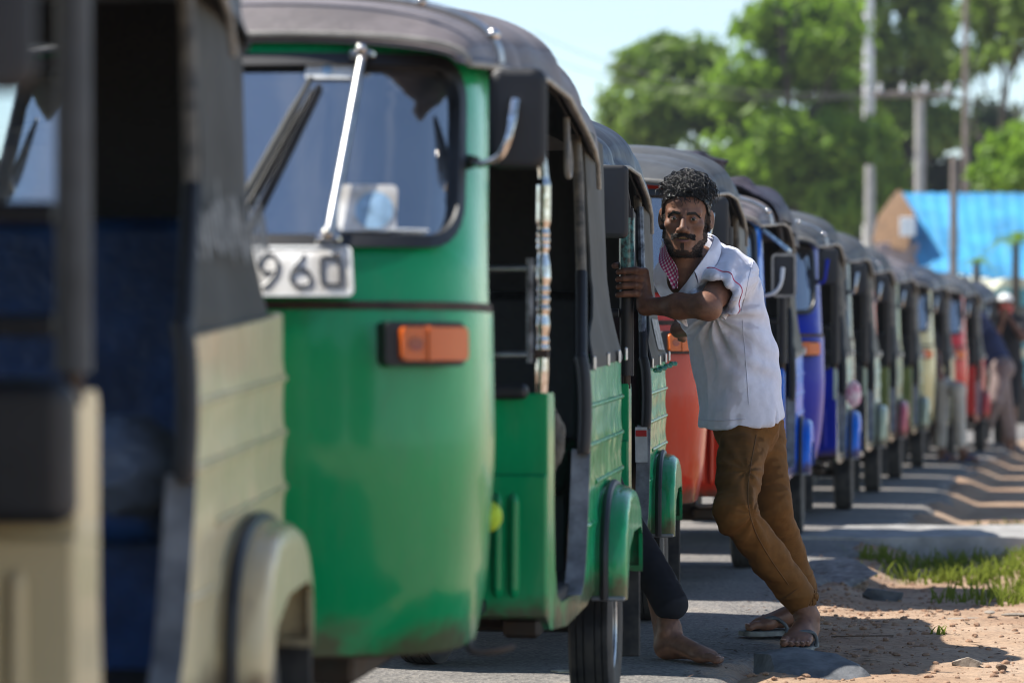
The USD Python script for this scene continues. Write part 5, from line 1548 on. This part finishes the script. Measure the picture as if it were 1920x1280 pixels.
arm = Solid()
arm.seg(P_SH, ELB, 0.053, 0.037, 0.02)
arm.seg(ELB, ELB * 0.55 + WR * 0.45, 0.039, 0.036, 0.025)
arm.seg(ELB * 0.55 + WR * 0.45, WR, 0.035, 0.0245, 0.03)
arm.ball(ELB + np.array([0.016, -0.006, -0.010]), 0.030, 0.02)
hand = Solid()
hand.seg(ELB * 0.3 + WR * 0.7, WR, 0.0300, 0.0245, 0.02)
palm0 = WR + np.array([-0.002, 0.004, 0.012])
hand.seg(WR, palm0, 0.0255, 0.024, 0.02)
for i, z in enumerate(zf):
    mcp = ang(12, 0.060, z - 0.004)
    hand.seg(palm0, mcp, 0.019, 0.0125, 0.014)
    hand.seg(mcp, ang(52, 0.050, z), 0.0122, 0.0115, 0.005)
    hand.seg(ang(52, 0.050, z), ang(98, 0.0375, z - 0.002), 0.0112, 0.0100, 0.0025)
    hand.seg(ang(98, 0.0375, z - 0.002), ang(132 + 4 * (i % 2), 0.034, z - 0.005), 0.0100, 0.0088, 0.0025)
hand.ball(ang(-8, 0.050, 1.10), (0.018, 0.028, 0.040), 0.02)
hand.seg(ang(-15, 0.052, 1.095), ang(-60, 0.048, 1.150), 0.017, 0.0125, 0.012)
hand.seg(ang(-60, 0.048, 1.150), ang(-115, 0.037, 1.185), 0.0125, 0.0110, 0.004)
hand.seg(ang(-115, 0.037, 1.185), ang(-165, 0.035, 1.182), 0.0110, 0.0095, 0.003)
arm2 = Solid()
ELB2 = W(1312, 606, 9.99); WR2 = W(1272, 618, 10.14)
arm2.seg(P_SH2, ELB2, 0.046, 0.040, 0.02).seg(ELB2, WR2, 0.042, 0.026, 0.02)
for i in range(4):
    a_ = WR2 + np.array([0.02, 0.05, 0.03 - 0.02 * i]); arm2.seg(WR2, a_, 0.02, 0.012, 0.012); arm2.seg(a_, a_ + np.array([-0.01, 0.045, 0.0]), 0.0105, 0.009, 0.004)
arm2.seg(WR2, WR2 + np.array([0.0, 0.04, 0.055]), 0.018, 0.010, 0.01)
skin = [arm.mesh(0.006), hand.mesh(0.0024), arm2.mesh(0.005)]
hd = head.copy(); hd.apply_transform(Th); skin.append(hd)
# torso below the shirt, from neck to hips
HIP1, HIP2 = W(1397, 800, 9.585), W(1420, 800, 9.72)
core = Solid()
core.seg(W(1352, 570, 9.62), W(1386, 770, 9.60), 0.06, 0.06, 0.03).seg(W(1318, 490, 9.50), W(1352, 570, 9.62), 0.05, 0.06, 0.03)
AN1, AN2 = np.array([0.912, 9.43, 0.125]), np.array([0.945, 9.865, 0.125])
KN1, KN2 = W(1378, 962, 9.235), W(1446, 950, 9.58)
NECK = (Th @ np.array([0, 0.03, -0.14, 1.0]))[:3]
core.seg(W(1318, 490, 9.50), NECK, 0.045, 0.045, 0.03).seg(W(1352, 570, 9.62), P_SH, 0.05, 0.045, 0.03).seg(W(1352, 570, 9.62), P_SH2, 0.045, 0.04, 0.03)
for H_, K_, A_ in ((HIP1, KN1, AN1), (HIP2, KN2, AN2)):
    core.seg(W(1386, 770, 9.60), H_, 0.05, 0.045, 0.03).seg(H_, K_, 0.045, 0.038, 0.03).seg(K_, A_ * 0.8 + K_ * 0.2, 0.036, 0.028, 0.03)
skin.append(core.mesh(0.010))
foot_parts(man, (0.925, 9.45, 0.002), (-0.30, -0.95), 1, 0.0032, 'sandal', skin, AN1 * .7 + KN1 * .3)
foot_parts(man, (0.975, 9.90, 0.002), (-0.905, -0.42), -1, 0.0032, 'sandal', skin, AN2 * .7 + KN2 * .3)
part(man, 'body', weld(skin), 'skin', True)


def bristles(t, zone, n, L, seed):
    r = np.random.default_rng(seed)
    m = zone(t.triangles_center)
    idx = np.nonzero(m)[0]; a = t.area_faces[idx]
    pick = r.choice(idx, n, p=a / a.sum())
    w = r.dirichlet((1, 1, 1), n)
    p = (t.triangles[pick] * w[..., None]).sum(1); nr = t.face_normals[pick]
    out = []
    for i in range(n):
        d = nr[i] * 0.45 + np.array([np.sign(p[i, 0]) * 0.5 * (p[i, 2] > -0.07), 0, -0.8]) + r.normal(size=3) * 0.3
        d /= np.linalg.norm(d); l = L * r.uniform(0.5, 1.2)
        out.append(tube([p[i] - nr[i] * 0.001, p[i] + (d + nr[i] * 0.5) * l * 0.5, p[i] + d * l], [0.0007, 0.0006, 0.0003], 3, caps=False))
    return cat_(*out)


# head parts: brows, eyes, teeth, beard, moustache, hair
def jit(c, s=90, a=0.006, seed=3):
    return a * (meshkit.fbm(c * s, 2, seed) - 0.5) * 2


def hp(name, mesh, m, smooth=50):
    q = mesh.copy(); q.apply_transform(Th)
    return part(man, name, q, m, smooth)


def beard_zone(c):
    j = jit(c)
    x, y, z = np.abs(c[:, 0]), c[:, 1], c[:, 2]
    jaw = (z < -0.066 - 1.05 * np.clip(0.056 - x, 0, 1) + j) & (y < 0.032) & (z > -0.135)
    under = (z < -0.106 + j) & (y < 0.0)
    side_b = (x > 0.060 + j * 0.5) & (z < 0.030) & (z > -0.07) & (y < -0.004 + j) & (y > -0.034 + j)
    chin = (z < -0.100 + j * .5) & (x < 0.020 + j) & (y < -0.05)
    soul = (np.abs(x) < 0.0045 + j * .5) & (z < -0.076) & (y < -0.05)
    gut = (x > 0.027 + j * .4) & (x < 0.033 + j * .4) & (z < -0.052) & (z > -0.062) & (y < -0.05)
    return ((jaw & (x > 0.030 + j)) | under | side_b | chin | soul | gut) & (y < 0.03) & (z > -0.128)


def stache_zone(c):
    j = jit(c, 140, 0.003)
    x, y, z = np.abs(c[:, 0]), c[:, 1], c[:, 2]
    return (x < 0.037 + j) & (z < -0.0425 - 0.20 * x + j * .5) & (z > -0.0545 - 0.42 * np.clip(x - 0.006, 0, 1) + j * .5) & (y < -0.07)


bd = hp('beard', select_shell(hl_, beard_zone, 0.0005, 0.0006, 4), 'stubble', 30)
ms = hp('moustache', select_shell(hl_, stache_zone, 0.0012, 0.001, 5), 'stubble', 30)
for P_, zone, n_, L_, s_ in ((bd, lambda c: beard_zone(c * np.array([1.0, 1.0, 1.0]) + jit(c, 60, 0.004, 19)[:, None] * np.array([0, 0, 1.0])), 1300, 0.0055, 31), (ms, stache_zone, 480, 0.0065, 32)):
    q = bristles(hl_, zone, n_, L_, s_); q.apply_transform(Th)
    part(P_, 'bristles', q, 'beard', True, kind='stuff')
hp('eyebrow', select_shell(hl_, lambda c: (c[:, 0] < -0.010) & (c[:, 0] > -0.052 + jit(c)) & (np.abs(c[:, 2] - 0.0185 - 0.10 * (np.abs(c[:, 0]) - 0.012) + 3.2 * np.clip(np.abs(c[:, 0]) - .034, 0, 1) ** 1.3) < 0.0036 + jit(c, 200, .002)) & (c[:, 1] < -0.05), 0.002, 0.002, 6), 'beard', 30)
hp('eyebrow', select_shell(hl_, lambda c: (c[:, 0] > 0.010) & (c[:, 0] < 0.052 + jit(c)) & (np.abs(c[:, 2] - 0.0185 - 0.10 * (np.abs(c[:, 0]) - 0.012) + 3.2 * np.clip(np.abs(c[:, 0]) - .034, 0, 1) ** 1.3) < 0.0036 + jit(c, 200, .002)) & (c[:, 1] < -0.05), 0.002, 0.002, 6), 'beard', 30)
for q in (-1, 1):
    eb = trimesh.creation.icosphere(3, 0.0125); eb.apply_translation((q * 0.0315, -0.0785, 0.001))
    ey = hp('eye', eb, 'eye_white', 60)
    ir = trimesh.creation.icosphere(3, 0.0062); ir.apply_scale((1, 0.35, 1)); ir.apply_translation((q * 0.0315 + 0.001, -0.0900, 0.0012)); ir.apply_transform(Th)
    part(ey, 'iris', ir, 'iris', 60)
tm = []
for k in range(7):
    tm.append(cbox(0.0052, 0.004, 0.007, 0.0012, ((k - 3) * 0.0056, -0.0915 + 0.012 * abs((k - 3) * 0.0056 / 0.02) ** 2 * .6, -0.0600)))
hp('teeth', cat_(*tm), 'teeth', 30)
hp('lower_lip', select_shell(hl_, lambda c: (np.abs(c[:, 0]) < 0.021) & (c[:, 2] < -0.0655) & (c[:, 2] > -0.0750 + 0.2 * np.abs(c[:, 0])) & (c[:, 1] < -0.08), 0.0008), 'lips', 60)


def hair_zone(c):
    j = jit(c, 70, 0.005, 8)
    x, y, z = np.abs(c[:, 0]), c[:, 1], c[:, 2]
    d = np.interp(y, [-0.10, -0.085, -0.07, -0.05, -0.03, -0.01, 0.01, 0.04, 0.08, 0.12], [0.080, 0.072, 0.062, 0.046, 0.026, 0.008, 0.026, 0.010, -0.040, -0.055])
    return (z > d + j) & ~((x > 0.0735) & (z < 0.038) & (y > -0.022) & (y < 0.05))


hp('hair_base', select_shell(hl_, hair_zone, 0.0045, 0.006, 7), 'hair', 30)
part(man, 'hair', hair_curls(Th, 1700, 4), 'hair', True)

# shirt
f_ = np.array([-0.80, -0.60, 0.0]); l_ = np.array([0.60, -0.80, 0.0])
Rb = np.stack([l_, f_, [0, 0, 1.0]], 1)
sh_ = Solid()
C1, C2, C3 = W(1352, 570, 9.62), W(1370, 665, 9.62), W(1386, 745, 9.60)
sh_.ball(C1, (0.160, 0.104, 0.150), 0.05, Rb)
sh_.ball(C2, (0.146, 0.108, 0.170), 0.05, Rb)
sh_.ball(C3 + np.array([0.004, 0, -0.08]), (0.142, 0.120, 0.34), 0.05, Rb)
sh_.seg(W(1318, 488, 9.52), P_SH + np.array([-0.005, 0.01, 0.008]), 0.060, 0.066, 0.04)
sh_.seg(W(1316, 490, 9.54), P_SH2, 0.060, 0.066, 0.04)
sv = (ELB - P_SH); SL = P_SH + sv * 0.68
sh_.seg(P_SH, SL + sv * 0.1, 0.070, 0.073, 0.03)
sv2 = (ELB2 - P_SH2); sh_.seg(P_SH2, P_SH2 + sv2 * 0.6, 0.066, 0.066, 0.03)
svn = sv / np.linalg.norm(sv)
big_lo, big_hi = np.array([0.2, 8.9, 0.5]), np.array([1.2, 10.3, 1.5])
sh_.cut(lambda P: np.where(((P - SL) @ svn > -0.25), -((P - SL) @ svn), 1.0), SL - 0.15, SL + 0.15, 0.003)      # the sleeve ends here
def inside_sleeve(P):
    t = (P - P_SH) @ svn
    d = np.linalg.norm(P - P_SH - t[..., None] * svn, axis=-1)
    return np.maximum(d - 0.062, 0.10 - t)
sh_.cut(inside_sleeve, SL - 0.2, SL + 0.2, 0.004)
def hem(P):
    a = (P - C3) @ np.array([0.8, 0.6, 0]) 
    lim = 0.688 + 0.030 * np.clip(a / 0.13, -0.3, 1.0)
    vent = 0.05 * np.clip(1 - np.abs(a - 0.022) / 0.010, 0, 1)
    return P[..., 2] - lim - vent
sh_.cut(hem, (0.2, 9.0, 0.3), (1.3, 10.2, 0.80), 0.003)
def inner_body(P):
    q = (P - C3) @ Rb
    return np.maximum(np.linalg.norm(q[..., :2] / np.array([0.134, 0.110]), axis=-1) * 0.12 - 0.12, P[..., 2] - 0.75)
ncut = W(1306, 470, 9.42)
sh_.ball(ncut, (0.055, 0.075, 0.085), 0.01, op=-1)
shirt = sh_.mesh(0.0055)
wrinkle(shirt, 0.011, 8.0, 3, (1.3, 1.3, 0.45), 1.3)
wrinkle(shirt, 0.0022, 26.0, 8, (1, 1, 0.6), 1.0)


def pull_folds(t, c, n, amp, reach, ph, seed):
    """Folds that run out from a point where the cloth is pulled."""
    d = t.vertices - c
    r = np.linalg.norm(d, axis=1)
    th = np.arctan2(d[:, 2], d[:, 0]) + 1.2 * (meshkit.fbm(t.vertices * 5, 2, seed) - 0.5)
    s = np.sin(n * th + ph)
    s = np.sign(s) * np.abs(s) ** 0.7
    t.vertices = t.vertices + t.vertex_normals * (amp * s * np.clip(r / 0.11, 0, 1) ** 2 * np.exp(-np.maximum(r - 0.06, 0) / reach))[:, None]


pull_folds(shirt, P_SH + np.array([-0.05, -0.03, -0.12]), 11, 0.0105, 0.14, 0.4, 2)
pull_folds(shirt, W(1425, 520, 9.6), 13, 0.004, 0.12, 1.1, 5)
a_ = (shirt.vertices - C3) @ np.array([0.8, 0.6, 0])
shirt.vertices = shirt.vertices + shirt.vertex_normals * (0.0035 * np.sin(a_ * 55 + 2 * meshkit.fbm(shirt.vertices * 4, 2, 6)) * np.clip((0.86 - shirt.vertices[:, 2]) / 0.15, 0, 1))[:, None]
SH = part(man, 'shirt', shirt, 'shirt', True)


def ribbon(px_pts_a, px_pts_b, thick=0.003, n=8):
    """A cloth strip between two edges given as 3-D points."""
    a, b = smoothpath(px_pts_a, n), smoothpath(px_pts_b, n)
    k = np.linspace(0, 1, 7)[None, :, None]
    G = a[:, None] * (1 - k) + b[:, None] * k
    nrm = np.cross(np.gradient(G, axis=0), np.gradient(G, axis=1)); nrm /= np.linalg.norm(nrm, axis=-1, keepdims=True) + 1e-9
    G = G + nrm * (0.006 * np.sin(np.pi * k))
    return grid_solid(G + nrm * thick / 2, G - nrm * thick / 2)


c1 = ribbon([W(1322, 438, 9.50), W(1338, 446, 9.42), W(1326, 474, 9.335), W(1302, 508, 9.315)], [W(1338, 446, 9.53), W(1352, 462, 9.44), W(1342, 496, 9.36), W(1309, 532, 9.335)])
part(SH, 'collar', c1, 'shirt', 50)
c2 = ribbon([W(1246, 452, 9.44), W(1252, 472, 9.36), W(1270, 505, 9.335), W(1270, 540, 9.35)], [W(1240, 466, 9.46), W(1236, 492, 9.39), W(1252, 518, 9.36), W(1262, 542, 9.365)])
part(SH, 'collar', c2, 'gingham', 50, label='pink checked inside of the open collar')
c3 = ribbon([W(1240, 448, 9.47), W(1250, 462, 9.42), W(1262, 482, 9.40)], [W(1237, 466, 9.49), W(1240, 478, 9.46), W(1250, 494, 9.44)])
part(SH, 'collar_back', c3, 'shirt', 50)
pl1 = ribbon([W(1302, 508, 9.32), W(1288, 528, 9.345), W(1266, 560, 9.40), W(1272, 600, 9.42)], [W(1309, 532, 9.34), W(1300, 556, 9.365), W(1286, 590, 9.40), W(1290, 612, 9.43)])
part(SH, 'placket', pl1, 'shirt', 50)
for px, py in ((1287, 650), (1294, 702), (1304, 747)):
    p, n = hit(shirt, px, py, 0.003)
    if p is not None:
        T = frame(p, n if abs(n[2]) < 0.95 else (0, -1, 0))
        b = lathe([(0, 0), (0.0058, 0), (0.0062, 0.0015), (0.0058, 0.003), (0.003, 0.0026), (0, 0.0026)], 12); b.apply_transform(trimesh.transformations.rotation_matrix(math.pi / 2, [1, 0, 0])); b.apply_transform(T)
        part(SH, 'button', b, 'button', 40)
e1 = np.cross(svn, [0, 0, 1.0]); e1 /= np.linalg.norm(e1); e2 = np.cross(svn, e1)
ringp = []
for a in np.linspace(0, 2 * np.pi, 60, endpoint=False):
    d = math.cos(a) * e1 + math.sin(a) * e2
    o = SL - svn * 0.026
    loc, _, fi = shirt.ray.intersects_location([o + d * 0.13], [-d], multiple_hits=False)
    if len(loc):
        q = loc[0]
        if np.linalg.norm(q - o) < 0.105:
            ringp.append(q + d * 0.0008)
if len(ringp) > 12:
    part(SH, 'sleeve_stitching', tube(np.array(ringp), 0.0022, 6, closed=True), 'print_pink', 40)

# trousers
tr = Solid()
tr.ball(W(1400, 795, 9.58), (0.112, 0.094, 0.11), 0.04, Rb)
tr.seg(HIP1, KN1, 0.077, 0.058, 0.03).seg(KN1, KN1 * 0.5 + AN1 * 0.5, 0.056, 0.054, 0.03).seg(KN1 * 0.5 + AN1 * 0.5, AN1 + np.array([0.008, 0.01, -0.01]), 0.054, 0.049, 0.02)
tr.seg(HIP2, KN2, 0.084, 0.060, 0.03).seg(KN2, AN2, 0.058, 0.048, 0.03)
tr.cut(lambda P: 0.745 - P[..., 2], (0.3, 9.0, 0.6), (1.3, 10.2, 1.0), 0.01)
for A, K in ((AN1, KN1), (AN2, KN2)):
    d = (A - K) / np.linalg.norm(A - K)
    e = A - d * 0.012
    tr.cut(lambda P, d=d, e=e: np.where(np.linalg.norm(P - e, axis=-1) < 0.16, -((P - e) @ d), 1.0), e - 0.09, e + 0.09, 0.003)
    tr.cut(lambda P, d=d, e=e: np.maximum(np.linalg.norm((P - e) - ((P - e) @ d)[..., None] * d, axis=-1) - 0.043, -0.03 - (P - e) @ d), e - 0.07, e + 0.07, 0.003)
trm = tr.mesh(0.0055)
wrinkle(trm, 0.0065, 9.0, 13, (0.8, 0.8, 1.8), 1.4)
wrinkle(trm, 0.0018, 26.0, 17, (1, 1, 1.3), 1.2)
pull_folds(trm, KN1 + np.array([0.05, 0.06, 0.0]), 9, 0.006, 0.08, 0.2, 12)
pull_folds(trm, W(1395, 880, 9.4), 9, 0.005, 0.09, 0.9, 13)
part(man, 'trousers', trm, 'trousers', True)

# seams laid on the cloth
def seam(mesh, pts, r, parent, name, m):
    q = []
    pp = smoothpath([(x, y, 0) for x, y in pts], 10)
    for x, y, _ in pp:
        loc, n = hit(mesh, x, y, 0.0)
        if loc is not None and (not q or np.linalg.norm(loc - q[-1]) < 0.05):
            q.append(loc + n * 0.0006)
    if len(q) > 4:
        part(parent, name, tube(np.array(q), r, 5), m, True)


TR = '/World/person/trousers'
seam(shirt, [(1392, 600), (1397, 660), (1401, 715), (1404, 758)], 0.0013, SH, 'side_seam', 'shirt_seam')
seam(shirt, [(1412, 490), (1404, 520), (1398, 550), (1390, 585)], 0.0014, SH, 'sleeve_seam', 'shirt_seam')
seam(shirt, [(1306, 786), (1340, 788), (1375, 787), (1398, 785)], 0.0013, SH, 'hem_stitching', 'shirt_seam')
seam(shirt, [(1278, 610), (1287, 660), (1296, 710), (1304, 760)], 0.0012, SH, 'placket_edge', 'shirt_seam')
seam(trm, [(1418, 815), (1408, 870), (1402, 930), (1412, 985), (1440, 1040), (1478, 1095)], 0.0016, TR, 'leg_seam', 'trouser_seam')
seam(trm, [(1450, 1128), (1466, 1122), (1482, 1112), (1495, 1102)], 0.0014, TR, 'hem_stitching', 'trouser_seam')
# ------------------------------------------------------------------ other people


def simple_person(label, J, cloth_top, cloth_legs, cuff=0.10, feet=None, head_f=(0, -1, 0), extras=None, short=False, group=None, barefoot=True, sleeve=0.5, sandal=None, h=0.009, slim=1.0):
    """J: joints head, neck, sh1, sh2, el1, el2, wr1, wr2, hip1, hip2, kn1, kn2, an1, an2."""
    P = thing('person', label, 'person', (0, 0, 0), group=group)
    J = {k: np.asarray(v, float) for k, v in J.items()}
    sk = []
    T = frame(J['head'], head_f)
    hm = head_solid().mesh(0.006); hs = hm.copy(); hm.apply_transform(T); sk.append(hm)
    b = Solid()
    hipc, shc = (J['hip1'] + J['hip2']) / 2, (J['sh1'] + J['sh2']) / 2
    b.seg(hipc, shc, 0.085, 0.085, 0.03).seg(shc, J['neck'], 0.06, 0.05, 0.03)
    for i in '12':
        b.seg(shc, J['sh' + i], 0.06, 0.05, 0.03)
        b.seg(J['sh' + i], J['el' + i], 0.048, 0.040, 0.02).seg(J['el' + i], J['wr' + i], 0.040, 0.025, 0.02)
        d = J['wr' + i] - J['el' + i]; d /= np.linalg.norm(d)
        s = np.cross(d, [0.3, 0.2, 1.0]); s /= np.linalg.norm(s)
        for q in range(4):
            k0 = J['wr' + i] + d * 0.08 + s * (0.028 - 0.019 * q)
            b.seg(J['wr' + i], k0, 0.018, 0.012, 0.01); b.seg(k0, k0 + d * (0.065 - 0.008 * abs(q - 1)) + np.cross(d, s) * 0.02, 0.0105, 0.009, 0.004)
        b.seg(J['wr' + i] + d * 0.02, J['wr' + i] + d * 0.06 + s * 0.055, 0.016, 0.010, 0.008)
        b.seg(J['hip' + i], J['kn' + i], 0.075, 0.05, 0.03).seg(J['kn' + i], J['an' + i], 0.05, 0.034, 0.03)
    sk.append(b.mesh(h))
    for i, (o, F, side) in zip('12', feet):
        foot_parts(P, o, F, side, 0.004 if h < 0.009 else 0.006, sandal, sk, J['an' + i] * 0.75 + J['kn' + i] * 0.25)
    part(P, 'body', weld(sk), 'skin', True)
    q = select_shell(hs, hair_zone, 0.008, 0.006, 7); q.apply_transform(T)
    part(P, 'hair', q, 'hair', 30)
    lat = J['sh1'] - J['sh2']; lat[2] = 0; lat /= np.linalg.norm(lat)
    R = np.stack([lat, np.cross([0, 0, 1.0], lat), [0, 0, 1.0]], 1)
    t = Solid()
    t.seg(hipc, hipc * 0.5 + shc * 0.5, 0.135, 0.130, 0.04).seg(hipc * 0.5 + shc * 0.5, shc, 0.135, 0.12, 0.05)
    t.seg(shc, J['sh1'], 0.085, 0.072, 0.04).seg(shc, J['sh2'], 0.085, 0.072, 0.04).seg(shc, J['neck'] * .7 + shc * .3, 0.08, 0.065, 0.03)
    for i in '12':
        t.seg(J['sh' + i], J['sh' + i] * (1 - sleeve) + J['el' + i] * sleeve, 0.07, 0.066, 0.03)
    tm_ = wrinkle(t.mesh(h), 0.010, 9.0, 5)
    part(P, 'shirt', tm_, cloth_top, True)
    g = Solid()
    g.seg(J['hip1'], J['hip2'], 0.118, 0.118, 0.04)
    for i in '12':
        end = J['an' + i] * (1 - cuff) + J['kn' + i] * cuff if not short else J['kn' + i]
        g.seg(J['hip' + i], J['kn' + i], 0.095 * slim, 0.078 * slim, 0.04)
        if not short:
            g.seg(J['kn' + i], end, 0.074 * slim, 0.062 * slim, 0.03)
    gm = wrinkle(g.mesh(h), 0.010, 8.0, 9, (0.8, 0.8, 1.4))
    part(P, 'shorts' if short else 'trousers', gm, cloth_legs, True)
    if extras:
        extras(P, T, hs)
    return P


# the driver of the second green vehicle, one bare foot pushing on the asphalt
heel = np.array([0.435, 9.075, 0.0]); Fd = np.array([0.735, -0.678])
simple_person('barefoot driver in black trousers pushing with one foot on the asphalt behind the wheel', dict(
    head=(-0.17, 9.30, 1.36), neck=(-0.16, 9.36, 1.23), sh1=(0.02, 9.36, 1.17), sh2=(-0.34, 9.40, 1.17), el1=(0.10, 9.20, 0.99), el2=(-0.42, 9.22, 0.99), wr1=(0.05, 9.03, 1.03), wr2=(-0.36, 9.03, 1.03),
    hip1=(-0.05, 9.42, 0.74), hip2=(-0.27, 9.44, 0.74), kn1=(0.262, 9.27, 0.52), kn2=(-0.27, 9.02, 0.80), an1=(0.475, 9.045, 0.16), an2=(-0.27, 8.98, 0.46)),
    'dark_cloth', 'black_cloth', slim=0.8, cuff=0.02, feet=[(heel, Fd, 1), ((-0.27, 9.02, 0.385), (0, -1), -1)], h=0.0075)

simple_person('man in a dark blue shirt and taupe trousers leaning to push the last rickshaw', dict(
    head=W(1822, 566, 31.2), neck=W(1828, 585, 31.25), sh1=W(1838, 602, 31.05), sh2=W(1826, 602, 31.45), el1=W(1822, 640, 30.95), el2=W(1812, 636, 31.50), wr1=W(1806, 655, 30.90), wr2=W(1800, 648, 31.40),
    hip1=W(1880, 690, 31.10), hip2=W(1874, 690, 31.40), kn1=W(1866, 752, 31.00), kn2=W(1884, 758, 31.50), an1=W(1842, 815, 31.20), an2=W(1896, 818, 31.60)),
    'navy_cloth', 'taupe_cloth', cuff=0.1, feet=[((W(1850, 0, 31.20)[0], 31.25, -0.08), (-0.95, -0.3), 1), ((W(1902, 0, 31.60)[0], 31.65, -0.08), (-0.95, -0.3), -1)], head_f=(-0.9, -0.3, -0.2))


def mask_and_cap(P, T, hs):
    m = select_shell(hs, lambda c: (c[:, 2] < -0.012) & (c[:, 2] > -0.105) & (c[:, 1] < -0.02), 0.008); m.apply_transform(T)
    part(P, 'face_mask', m, 'mask_red', 40)
    c = select_shell(hs, lambda c: (c[:, 2] > 0.045), 0.014); c.apply_transform(T)
    part(P, 'cap', c, 'cap_white', 40)


simple_person('standing person in black with a white cap and a red face covering', dict(
    head=W(1885, 572, 32.80), neck=W(1887, 594, 32.80), sh1=W(1912, 606, 32.75), sh2=W(1866, 604, 32.80), el1=W(1918, 634, 32.55), el2=W(1868, 636, 32.60), wr1=W(1894, 598, 32.58), wr2=W(1880, 600, 32.58),
    hip1=W(1900, 690, 32.80), hip2=W(1880, 690, 32.80), kn1=W(1900, 750, 32.80), kn2=W(1884, 750, 32.80), an1=W(1900, 812, 32.80), an2=W(1884, 812, 32.80)),
    'dark_cloth', 'dark_cloth', short=True, feet=[((W(1900, 0, 32.8)[0], 32.85, -0.08), (0.2, -1), 1), ((W(1884, 0, 32.8)[0], 32.85, -0.08), (-0.2, -1), -1)], extras=mask_and_cap)

simple_person('driver in pale grey trousers and blue sandals sitting sideways in a doorway', dict(
    head=W(1728, 590, 27.20), neck=W(1730, 616, 27.30), sh1=W(1746, 632, 27.10), sh2=W(1722, 632, 27.40), el1=W(1754, 668, 27.00), el2=W(1724, 668, 27.40), wr1=W(1762, 694, 26.75), wr2=W(1740, 694, 26.90),
    hip1=W(1746, 712, 27.20), hip2=W(1736, 712, 27.35), kn1=W(1797, 730, 26.80), kn2=W(1766, 722, 26.90), an1=W(1802, 838, 26.75), an2=W(1764, 838, 26.90)),
    'dark_cloth', 'grey_cloth', slim=0.78, cuff=0.06, feet=[((W(1800, 0, 26.80)[0], 26.8, 0.0), (0.6, -0.8), 1), ((W(1762, 0, 26.90)[0], 26.95, 0.0), (0.5, -0.85), -1)], sandal='sandal_blue', head_f=(0.5, -0.8, 0))

# ------------------------------------------------------------------ the air: far trees and roofs fade a little
UsdShade.Material.Define(stage, '/World/Looks/haze')
usdkit.material(stage, '/World/Looks/haze', {'v': ('principled_volume', dict(color=(0.86, 0.92, 1.0), density=0.0003, anisotropy=0.3))}, [], volume='v.volume')
hz = usdkit.mesh(stage, '/World/haze', trimesh.creation.box(bounds=[[-950, -350, -1.2], [950, 1550, 24.0]]), stage.GetPrimAtPath('/World/Looks/haze') and UsdShade.Material.Get(stage, '/World/Looks/haze'))
keys(hz.GetPrim(), 'thin pale haze that lies over the whole place', 'haze', kind='stuff')
